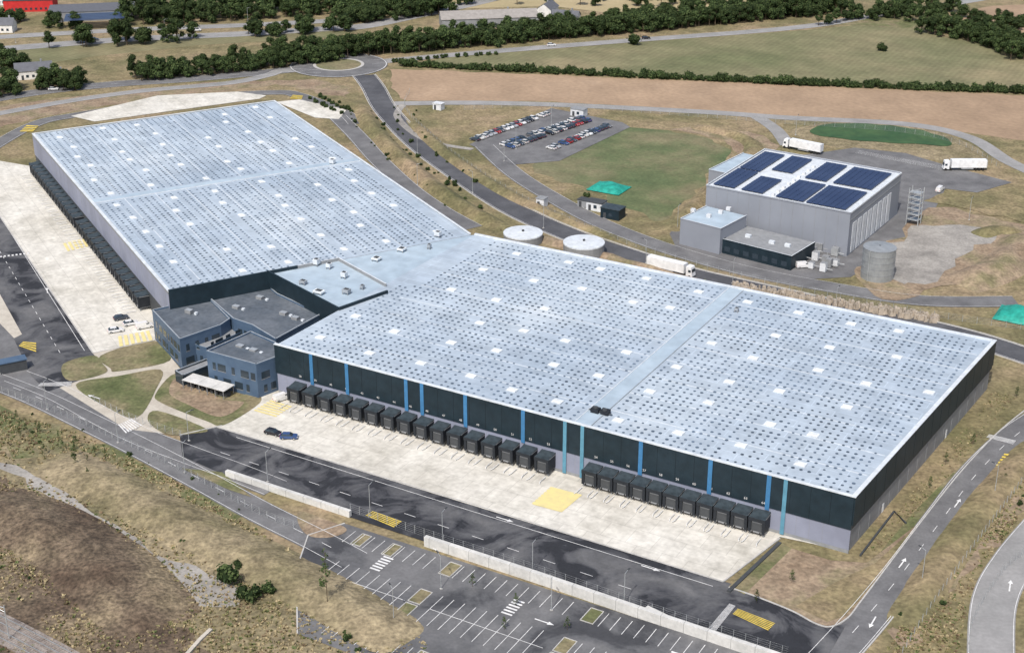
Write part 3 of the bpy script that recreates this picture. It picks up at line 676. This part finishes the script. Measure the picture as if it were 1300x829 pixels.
def hut(u,v,w,d,h,wall,roof,name,ang=angR,gable=0):
    q=P(u,v);A=Vector((math.cos(ang),math.sin(ang),0));B=Vector((-A.y,A.x,0));k=MB()
    k.box(q,A,B,-w/2,w/2,-d/2,d/2,0,h,wall,roof)
    f=lambda a,b,z:Vector(((q+A*a+B*b).x,(q+A*a+B*b).y,z))
    if gable:
        e=.4;W2=w/2+e;D2=d/2+e
        k.face([f(-W2,-D2,h-.1),f(W2,-D2,h-.1),f(W2,0,h+gable),f(-W2,0,h+gable)],roof);k.face([f(W2,D2,h-.1),f(-W2,D2,h-.1),f(-W2,0,h+gable),f(W2,0,h+gable)],roof)
        k.face([f(-w/2,-d/2,h),f(-w/2,d/2,h),f(-w/2,0,h+gable*.97)][::-1],wall);k.face([f(w/2,-d/2,h),f(w/2,d/2,h),f(w/2,0,h+gable*.97)],wall)
        k.box(q,A,B,w*.2,w*.2+.8,.5,1.3,h,h+gable+.9,mgrey)
    else: k.box(q,A,B,-w/2-.2,w/2+.2,-d/2-.2,d/2+.2,h,h+.25,roof)
    k.box(q,A,B,-w*.35,-w*.35+1,-d/2-.06,-d/2,0,2.1,dgrey)
    x=-w*.35+2
    while x<w/2-1.6: k.box(q,A,B,x,x+1.2,-d/2-.05,-d/2,1,2.2,glass); x+=2.6
    k.obj(name)
hut(757,266,6,4,3,dcwhite,dgrey,'site_cabin');hut(778,276,7,5,3.6,darkp,blackroof,'site_cabin');hut(742,262,4,3,2.5,mgrey,dgrey,'site_cabin');hut(688,262,3,3,3,dcwhite,mgrey,'pump_house')
hut(17,470,3,7,3,dgrey,officew,'gatehouse',angL);hut(44,98,16,9,4,render_w,slate,'white_house',0.3,3);hut(72,104,10,8,3,render_w,slate,'white_house',0.3,2.4)
hut(695,24,12,8,6,render_w,slate,'white_house',1.2,3);hut(718,30,14,8,4,render_w,slate,'white_house',-.3,3);hut(620,32,50,14,5,mgrey,rooft,'farm_shed',0.15,3)
hut(40,12,26,14,6,redp,dgrey,'red_shop_building',.1);hut(118,22,44,20,5,mgrey,slate,'commercial_building',.2);hut(8,40,9,8,4,render_w,slate,'white_house',0,3);hut(8,4,20,14,7,dcwhite,trimW,'commercial_building',0)
q=P(128,21,5.3); m=MB()
for k in range(5): m.box(q,Vector((.98,.2,0)),Vector((-.2,.98,0)),-18,12,-8+k*3.3,-5.3+k*3.3,5.3,5.5,solar)
m.obj('solar_array')
hut(557,139,4,3,2.6,dcwhite,dcwhite,'site_cabin');hut(735,147,6,4,3,dcwhite,mgrey,'site_cabin')
# ---------------------------------------------------------------- walls & fences
def wallrun(px,h,t,name,mat=white_c):
    m=MB(); kerbline(line_w(px,False),t,h,m,mat); m.obj(name)
wallrun([(288,604),(360,628),(445,656)],1.6,0.9,'concrete_wall')
wallrun([(540,692),(680,738),(820,786),(1010,850)],2.4,1.0,'concrete_wall')
wallrun([(820,776),(845,788)],1.2,1.2,'concrete_wall')
wallrun([(925,752),(990,690)],0.5,0.8,'drainage_channel',dgrey)
wallrun([(1150,665),(1135,650),(1092,706)],0.4,0.4,'drainage_channel',dgrey)
def fence(px,name,h=2.0,step=2.5,mat=galv,smooth=True,wires=5):
    pts=line_w(px,smooth); m=MB(); s=0;nxt=0
    for i in range(len(pts)-1):
        d=pts[i+1]-pts[i];L=d.length; d.normalize()
        for k in range(wires):
            z=.2+(h-.25)*k/(wires-1); m.face([pts[i]+Z*z,pts[i+1]+Z*z,pts[i+1]+Z*(z+.04),pts[i]+Z*(z+.04)],mat)
        while nxt<s+L:
            q=pts[i]+d*(nxt-s); m.box(q,Vector((1,0,0)),Vector((0,1,0)),-.05,.05,-.05,.05,0,h,mat); nxt+=step
        s+=L
    m.obj(name)
fence([(-30,488),(60,520),(150,560),(240,604),(330,654),(378,672)],'mesh_fence')
fence([(445,650),(500,668),(540,682),(680,727),(820,775),(1000,833)],'mesh_fence',2.2)
fence([(120,510),(170,535),(232,556)],'mesh_fence')
fence([(1300,610),(1240,690),(1180,775),(1140,840)],'mesh_fence')
fence([(520,118),(515,140),(560,185),(640,240),(730,285),(830,322),(950,355),(1080,382),(1200,405),(1310,420)],'mesh_fence',2,4)
fence([(590,140),(700,136),(900,150),(1000,158),(1140,168),(1220,185),(1270,215)],'mesh_fence',2,4)
fence([(1320,690),(1275,725),(1235,790),(1230,840)],'mesh_fence')
fence([(276,505),(300,495),(340,485)],'gate_fence',2,1,dgrey,False)
def lamp():
    m=MB(); m.beam(Vector((0,0,0)),Vector((0,0,8)),.09,galv,.06,8); m.beam(Vector((0,0,7.9)),Vector((1.2,0,8.2)),.05,galv)
    m.box(Vector((1.5,0,0)),Vector((1,0,0)),Vector((0,1,0)),-.4,.4,-.15,.15,8.15,8.28,dgrey); m.box(Vector((0,0,0)),Vector((1,0,0)),Vector((0,1,0)),-.25,.25,-.25,.25,0,.3,kerb_m)
    return m.mesh('street_lamp')
lm=lamp()
for u,v,a in((150,562,1),(235,600,1),(340,612,1),(470,655,1),(562,690,1),(676,730,1),(792,770,1),(60,520,1),(240,560,.5),(1262,630,2.2),(1170,740,2.2),(530,195,2.5),(600,245,2.5),(690,290,2.5),(820,335,2.5),(530,235,0),(315,30,0),(210,45,0),(20,55,0),(700,160,1),(655,190,1),(640,205,1),(930,360,1),(1060,398,1),(500,790,2),(560,748,2),(700,775,2),(1010,172,1),(1230,280,1),(860,290,1)):
    inst('street_lamp',lm,P(u,v),a)
m=MB(); pts=line_w([(-60,768),(10,802),(90,845),(140,875)]); kerbline(pts,7,.3,m,rail_ballast)
for s in(-2.4,-.9,.9,2.4): kerbline(offs(pts,s),.12,.2,m,mgrey,.39)
for i in range(len(pts)-1):
    d=pts[i+1]-pts[i];L=d.length;d.normalize();n=Vector((-d.y,d.x,0));t=0
    while t<L:
        for c in(-1.65,1.65): m.box(pts[i]+d*t,d,n,0,.25,c-1.3,c+1.3,.3,.38,rail_ballast)
        t+=.65
m.obj('railway_track')
k=MB(); q=P(12,812); k.beam(q,q+Z*8,.12,galv); k.beam(q+Z*7.5,q+Z*7.8+Vector((-3,1,0)),.08,galv);k.beam(q+Z*6.5,q+Z*7.6+Vector((-3,1,0)),.06,galv); k.obj('catenary_mast')
wallrun([(232,838),(255,812),(268,800)],.5,.8,'concrete_parapet',path_m)
# ---------------------------------------------------------------- vehicles
def carmesh(paint,van=False):
    m=MB(); w=.88
    prof=[(-2.15,.32),(-2.2,.7),(-2.1,.98),(-1.2,1.02),(.95,.98),(1.85,.85),(2.15,.66),(2.2,.34)] if not van else [(-2.5,.35),(-2.55,1.0),(-2.5,1.2),(1.3,1.2),(2.2,1.05),(2.5,.8),(2.55,.35)]
    n=len(prof)
    for i in range(n):
        a=prof[i];b=prof[(i+1)%n]; m.face([Vector((a[0],-w,a[1])),Vector((a[0],w,a[1])),Vector((b[0],w,b[1])),Vector((b[0],-w,b[1]))],paint)
    m.face([Vector((a[0],-w,a[1])) for a in prof],paint);m.face([Vector((a[0],w,a[1])) for a in prof][::-1],paint)
    if van: cb=[(-2.5,1.2),(1.5,1.2),(.75,1.95),(-2.45,1.98)]
    else: cb=[(-1.95,1.0),(1.0,.97),(.3,1.46),(-1.45,1.48)]
    wt=w-.2
    L_=[Vector((cb[0][0],-w+.03,cb[0][1])),Vector((cb[1][0],-w+.03,cb[1][1])),Vector((cb[2][0],-wt,cb[2][1])),Vector((cb[3][0],-wt,cb[3][1]))]
    R_=[Vector((p.x,-p.y,p.z)) for p in L_]
    m.face(L_,glass if not van else paint);m.face(R_[::-1],glass if not van else paint);m.face([L_[1],R_[1],R_[2],L_[2]],glass);m.face([R_[0],L_[0],L_[3],R_[3]],glass if not van else paint);m.face([L_[3],L_[2],R_[2],R_[3]],paint)
    if not van:
        for sg in(-1,1): m.box(Vector((-.35,sg*(w-.12),0)),Vector((1,0,0)),Vector((0,1,0)),-.05,.05,-.06,.06,1.0,1.4,paint)
    else:
        for sg in(-1,1): m.box(Vector((.8,sg*(w-.09),0)),Vector((1,0,0)),Vector((0,1,0)),-.45,.3,-.03,.03,1.25,1.7,glass)
    for x in((-1.35,1.35) if not van else(-1.6,1.65)):
        for sg in(-1,1):
            c=Vector((x,sg*(w-.1),.33)); m.beam(c,c+Vector((0,sg*.15,0)),.33,tyre,n=12); m.beam(c+Vector((0,sg*.13,0)),c+Vector((0,sg*.17,0)),.18,galv,n=8)
    for sg in(-1,1):
        m.box(Vector((prof[-2][0]+.02,sg*.6,0)),Vector((1,0,0)),Vector((0,1,0)),-.08,.02,-.2,.2,.6,.74,skyl); m.box(Vector((-2.17 if not van else -2.53,sg*.65,0)),Vector((1,0,0)),Vector((0,1,0)),-.05,.03,-.15,.15,.7,.9,redp)
    return m.mesh('parked_car')
paints=[S('car_paint_%d'%i,c,rough=0.25,spec=.5,var=.03) for i,c in enumerate(((.7,.7,.7),(.35,.36,.38),(.02,.02,.025),(.05,.06,.08),(.30,.03,.03),(.04,.08,.2),(.55,.55,.53),(.12,.12,.13)))]
cars=[carmesh(p) for p in paints]; vanm=carmesh(paints[0],True)
zc=.16
def car(u,v,ang,i,name='parked_car'):
    inst(name,cars[i],P(u,v)+Z*zc,ang)
car(347,552,angR+.1,2);car(367,557,angR+.5,5);inst('parked_van',vanm,P(359,508)+Z*zc,angR+1.2)
car(154,406,angR+1,3);car(147,422,angR+.9,0);car(166,413,angR+1.0,0);inst('parked_van',vanm,P(184,417)+Z*zc,angR+1.0);car(68,115,.1,0,'driving_car')
for u,v,i in((250,40,0),(120,52,3),(345,41,1),(700,59,0),(820,50,2)): car(u,v,.1,i,'driving_car')
rr=random.Random(5)
for (a,b) in(((603,179),(697,145)),((641,186),(742,150)),((648,188),(750,153)),((700,190),(775,160))):
    p=P(*a);q=P(*b); d=(q-p).normalized(); ang=math.atan2(d.x,-d.y)
    nn=int((q-p).length/2.6)
    for i in range(nn):
        if rr.random()<.12: continue
        x=p+(q-p)*(i/nn); inst('parked_car',cars[rr.choice((0,0,0,1,2,3,4,5,6,7))],x+Z*zc,ang+(3.14159 if rr.random()<.5 else 0)+rr.uniform(-.04,.04))
def truck():
    m=MB();X=Vector((1,0,0));Y=Vector((0,1,0));o=Vector((0,0,0))
    m.box(o,X,Y,-8,5.4,-1.27,1.27,1.15,4.0,wtruck); m.box(o,X,Y,-8,5.4,-.5,.5,.9,1.14,dgrey)
    for x in(-7.9,5.25): m.box(o,X,Y,x,x+.12,-1.3,1.3,1.1,4.04,mgrey)
    m.hexa([Vector(p) for p in((6,-1.22,.6),(8.2,-1.22,.6),(8.2,1.22,.6),(6,1.22,.6))],[Vector(p) for p in((6,-1.22,3.7),(7.7,-1.2,3.6),(7.7,1.2,3.6),(6,1.22,3.7))],wtruck)
    m.face([Vector(p) for p in((8.08,-1.05,1.9),(8.08,1.05,1.9),(7.9,1.0,2.9),(7.9,-1.0,2.9))],glass)
    for sg in(-1,1): m.box(Vector((7.2,sg*1.23,0)),X,Y,-.4,.5,-.02,.02,1.9,2.7,glass); m.box(Vector((-1,sg*1.2,0)),X,Y,-2,2.5,-.03,.03,.5,1.1,mgrey)
    m.box(o,X,Y,5.4,6,-.9,.9,.8,1.3,dgrey)
    for x in(-6.6,-5.3,-4,5.4,7.3):
        for sg in(-1,1): c=Vector((x,sg*.95,.5)); m.beam(c,c+Vector((0,sg*.3,0)),.5,tyre,n=12)
    return m.mesh('semi_trailer_truck')
tm=truck()
inst('semi_trailer_truck',tm,P(851,346)+Z*.1,math.atan2((P(882,352)-P(820,337)).y,(P(882,352)-P(820,337)).x))
inst('semi_trailer_truck',tm,P(1224,216)+Z*.1,math.pi)
inst('semi_trailer_truck',tm,P(1019,192)+Z*.1,2.5)
inst('parked_van',vanm,P(1193,243)+Z*.12,1.0); inst('parked_van',vanm,P(1020,340)+Z*.12,.2)
# ---------------------------------------------------------------- vegetation
def blob(m,c,r,n,ls,rng,mats,core=True):
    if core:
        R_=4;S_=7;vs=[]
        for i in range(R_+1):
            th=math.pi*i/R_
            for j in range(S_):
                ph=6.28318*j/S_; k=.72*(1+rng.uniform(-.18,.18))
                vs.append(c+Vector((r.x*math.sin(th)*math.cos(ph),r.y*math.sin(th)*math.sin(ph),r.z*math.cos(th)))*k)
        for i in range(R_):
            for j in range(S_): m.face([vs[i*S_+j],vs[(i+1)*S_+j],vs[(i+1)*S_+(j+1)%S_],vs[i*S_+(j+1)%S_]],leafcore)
    for _ in range(n):
        d=Vector((rng.gauss(0,1),rng.gauss(0,1),rng.gauss(0,1)+.25)).normalized(); k=rng.uniform(.68,1.12)
        p=c+Vector((d.x*r.x,d.y*r.y,d.z*r.z))*k
        nn=(d+Vector((rng.uniform(-.7,.7),rng.uniform(-.7,.7),rng.uniform(-.3,.8)))).normalized()
        x=nn.orthogonal().normalized(); x.rotate(Matrix.Rotation(rng.uniform(0,6.28),3,nn)); y=nn.cross(x); s=ls*rng.uniform(.6,1.3)
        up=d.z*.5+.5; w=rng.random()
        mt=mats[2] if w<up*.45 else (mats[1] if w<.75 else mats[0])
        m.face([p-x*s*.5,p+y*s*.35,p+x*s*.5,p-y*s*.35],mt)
def tree(seed,h=10,w=7,low=.35,nc=11):
    rng=random.Random(seed); m=MB()
    m.beam(Vector((0,0,-.2)),Vector((0,0,h*.45)),.28,bark,.16)
    for k in range(nc):
        top=k>=nc-3
        a=rng.uniform(0,6.28);rd=rng.uniform(.1,.36)*w*(.4 if top else 1); z=h*.85 if top else h*rng.uniform(low,.8)
        c=Vector((rd*math.cos(a),rd*math.sin(a),z))
        m.beam(Vector((0,0,h*.3)),c,.12,bark,.04,5)
        r=w*rng.uniform(.17,.27); blob(m,c,Vector((r,r,r*.85)),70,.75,rng,leafm)
    return m.mesh('tree')
def bush(seed,s=1.0):
    rng=random.Random(seed); m=MB()
    for k in range(5): 
        a=rng.uniform(0,6.28); c=Vector((.7*math.cos(a),.7*math.sin(a),rng.uniform(.6,1.2))); r=rng.uniform(.6,1.0); m.beam(Vector((0,0,0)),c,.05,bark,.02,4); blob(m,c,Vector((r,r,r)),60,.35,rng,leafm)
    return m.mesh('bush')
trees=[tree(1,10,9,.18,14),tree(2,11,9,.2,14),tree(3,8,10,.18,15),tree(4,12,8,.22,14),tree(5,8,8,.15,13)]; bushes=[bush(6),bush(7),bush(8)]
def row(name,px,spacing,width,sc,rows=2,kinds=None,seed=0,lo=.75,hi=1.2,skip=0):
    kinds=kinds or trees; e=empty(name); pts=[P(*q) for q in px]; rng=random.Random(seed)
    for i in range(len(pts)-1):
        d=pts[i+1]-pts[i];L=d.length;d.normalize();n=Vector((-d.y,d.x,0)); t=0
        while t<L:
            for r in range(rows):
                if rng.random()<skip: continue
                o=(r/(max(1,rows-1))-.5)*width if rows>1 else 0
                q=pts[i]+d*(t+rng.uniform(-.4,.4)*spacing)+n*(o+rng.uniform(-.3,.3)*width/max(1,rows))
                s=sc*rng.uniform(lo,hi); inst('crown',rng.choice(kinds),q,rng.uniform(0,6.28),(s,s,s*rng.uniform(.85,1.15)),e)
            t+=spacing
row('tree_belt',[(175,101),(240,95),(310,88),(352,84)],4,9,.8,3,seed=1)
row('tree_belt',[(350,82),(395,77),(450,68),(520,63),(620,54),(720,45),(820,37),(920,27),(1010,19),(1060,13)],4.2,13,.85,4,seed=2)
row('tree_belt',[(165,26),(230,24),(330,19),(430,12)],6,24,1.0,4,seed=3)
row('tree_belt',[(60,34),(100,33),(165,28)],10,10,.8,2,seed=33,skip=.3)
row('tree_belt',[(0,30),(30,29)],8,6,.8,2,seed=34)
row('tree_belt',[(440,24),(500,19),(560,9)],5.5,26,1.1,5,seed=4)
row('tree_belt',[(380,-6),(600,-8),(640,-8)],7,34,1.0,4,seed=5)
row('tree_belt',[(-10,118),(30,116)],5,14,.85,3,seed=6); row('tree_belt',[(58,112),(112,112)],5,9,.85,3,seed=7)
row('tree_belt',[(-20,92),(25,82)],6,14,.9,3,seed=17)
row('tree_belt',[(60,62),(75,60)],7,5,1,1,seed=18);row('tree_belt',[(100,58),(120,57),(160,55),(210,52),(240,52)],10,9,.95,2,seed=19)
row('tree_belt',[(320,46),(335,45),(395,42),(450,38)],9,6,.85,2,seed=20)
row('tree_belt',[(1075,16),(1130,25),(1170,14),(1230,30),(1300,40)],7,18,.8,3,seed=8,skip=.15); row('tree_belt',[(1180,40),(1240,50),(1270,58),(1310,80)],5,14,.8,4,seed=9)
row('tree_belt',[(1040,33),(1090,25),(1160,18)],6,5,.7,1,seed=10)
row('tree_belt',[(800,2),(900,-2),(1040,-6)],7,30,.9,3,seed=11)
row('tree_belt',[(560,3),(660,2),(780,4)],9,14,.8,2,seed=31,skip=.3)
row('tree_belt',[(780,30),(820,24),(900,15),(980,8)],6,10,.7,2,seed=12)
row('hedgerow',[(512,84),(600,88),(700,93),(850,100),(1000,107),(1150,113),(1320,119)],2.3,2.5,1.2,2,bushes,13,.6,1.7)
row('hedgerow',[(500,80),(560,74),(640,69)],4,2,1.1,1,bushes,14)
row('hedgerow',[(512,140),(522,165),(545,200),(600,240)],9,8,.7,2,bushes,15,.4,1.3,.3)
row('hedgerow',[(445,130),(470,160),(500,195),(560,240),(600,270)],6,9,.8,2,bushes,16,.4,1.3,.3)
row('hedgerow',[(400,125),(440,145)],4,5,.9,2,bushes,21)
row('hedgerow',[(20,530),(120,570),(220,620),(300,670)],9,9,.45,2,bushes,22,.4,1.3,.4)
row('hedgerow',[(410,745),(450,800),(470,830)],3,5,.6,2,bushes,23,.4,1.3,.2)
row('hedgerow',[(1300,600),(1230,690),(1160,790)],8,6,.5,2,bushes,24,.4,1.3,.4)
row('hedgerow',[(20,660),(100,710),(170,790)],7,22,.4,3,bushes,25,.3,1.2,.5)
for i,(u,v,s) in enumerate(((296,738,2.3),(317,760,2.0),(342,752,1.2),(300,722,1.0),(232,690,.6),(410,745,.8),(808,57,3),(745,250,1),(1120,65,2),(630,60,2))):
    inst('bush',bushes[i%3],P(u,v),i,s)
def sapling(seed,h=5):
    rng=random.Random(seed); m=MB(); m.beam(Vector((0,0,0)),Vector((0,0,h)),.06,bark,.02)
    for k in range(14):
        z=h*rng.uniform(.3,1); a=rng.uniform(0,6.28); L=.9*(1.15-z/h); c=Vector((L*math.cos(a),L*math.sin(a),z+.3)); m.beam(Vector((0,0,z-.2)),c,.03,bark,.01,4); blob(m,c,Vector((.35,.35,.4)),14,.3,rng,leafm,False)
    return m.mesh('young_tree')
sap=[sapling(1,4),sapling(2,5),sapling(3,8)]
rs=random.Random(9)
for i in range(22):
    u=20+rs.random()*130; v=520+ (u*.42)+rs.uniform(5,40); inst('young_tree',sap[i%2],P(u,v),rs.random()*6,rs.uniform(.35,.7))
inst('young_tree',sap[2],P(416,770),0,1.6)
for u,v in((1200,590),(1235,565),(1180,620),(1290,505),(600,745),(655,770),(720,800),(640,800),(1005,740),(960,765)): inst('young_tree',sap[0],P(u,v)+Z*.1,u,.7)
def tufts(name,poly,n,rng,weights,sz=.5):
    W_=[P(*q) for q in poly]; xs=[p.x for p in W_];ys=[p.y for p in W_]; m=MB(); c=0;tr=0
    def inside(x,y):
        r=False;k=len(W_);j=k-1
        for i in range(k):
            if (W_[i].y>y)!=(W_[j].y>y) and x<(W_[j].x-W_[i].x)*(y-W_[i].y)/(W_[j].y-W_[i].y)+W_[i].x: r=not r
            j=i
        return r
    while c<n and tr<n*12:
        tr+=1; x=rng.uniform(min(xs),max(xs));y=rng.uniform(min(ys),max(ys))
        if not inside(x,y): continue
        nv=noise.noise(Vector((x*.05,y*.05,0)))
        if nv<rng.uniform(-.5,.25): continue
        c+=1; s=sz*rng.uniform(.4,1.5); mt=rng.choices(strawleaf,weights)[0]
        for k in range(4):
            a=rng.uniform(0,3.14);dx=math.cos(a)*s*.5;dy=math.sin(a)*s*.5;lx=rng.uniform(-.6,.6)*s;ly=rng.uniform(-.6,.6)*s
            m.face([Vector((x-dx,y-dy,0)),Vector((x+dx,y+dy,0)),Vector((x+dx*.5+lx,y+dy*.5+ly,s*.7)),Vector((x-dx*.7+lx,y-dy*.7+ly,s*rng.uniform(.4,.8)))],mt)
    m.obj(name)
rg=random.Random(11)
tufts('grass_tufts',[(-20,515),(100,550),(230,615),(330,675),(430,740),(560,829),(560,840),(-20,840)],8000,rg,(6,3,2,1),.45)
tufts('grass_tufts',[(1095,705),(1262,497),(1290,505),(1130,690)],700,rg,(4,4,2,2),.3)
tufts('grass_tufts',[(1120,835),(1180,740),(1310,590),(1310,640),(1240,725),(1215,835)],1500,rg,(4,3,3,2),.4)
tufts('grass_tufts',[(600,285),(720,312),(860,358),(1100,408),(1260,440),(1270,436),(1000,385),(700,305)],900,rg,(3,3,2,3),.5)
m=MB(); rk=S('rock',(0.36,0.31,0.25),var=.3); rl=random.Random(4)
for _ in range(420):
    t=rl.random(); q=P(930+t*260,364+t*42+rl.uniform(-2,5)); s=rl.uniform(.3,.8)
    b=[q+Vector((rl.uniform(.6,1)*s*sx,rl.uniform(.6,1)*s*sy,0)) for sx,sy in((-1,-1),(1,-1),(1,1),(-1,1))]; m.hexa(b,[q+(p-q)*rl.uniform(.4,.8)+Z*(s+1.0) for p in b],rk)
m.obj('rock_bank')
# ---------------------------------------------------------------- light / camera
w=bpy.data.worlds.new('World'); scene.world=w; w.use_nodes=True
nt=w.node_tree; bg=nt.nodes['Background']; sk=nt.nodes.new('ShaderNodeTexSky'); sk.sky_type='NISHITA'; sk.sun_disc=False
az=math.radians(-160); el=math.radians(52)
sk.sun_elevation=el; sk.sun_rotation=az; sk.air_density=1.0; sk.dust_density=3.5
nt.links.new(sk.outputs[0],bg.inputs[0]); bg.inputs[1].default_value=0.15
sd=bpy.data.lights.new('sun','SUN'); sd.energy=3.3; sd.angle=math.radians(.6); sd.color=(1,.96,.9)
so=bpy.data.objects.new('sun',sd); COL.objects.link(so)
dirv=Vector((math.sin(az)*math.cos(el),math.cos(az)*math.cos(el),math.sin(el)))
so.rotation_euler=dirv.to_track_quat('Z','Y').to_euler(); so.location=(0,0,300)
cd=bpy.data.cameras.new('camera'); co=bpy.data.objects.new('camera',cd); COL.objects.link(co)
co.location=CAM; co.rotation_euler=(math.pi/2-PIT,0,0); cd.sensor_width=36; cd.lens=36*F/1300; cd.clip_start=1; cd.clip_end=12000
scene.camera=co
scene.view_settings.view_transform='Standard'; scene.view_settings.look='None'; scene.view_settings.exposure=0
print('done',time.time()-T0,len(bpy.data.objects))
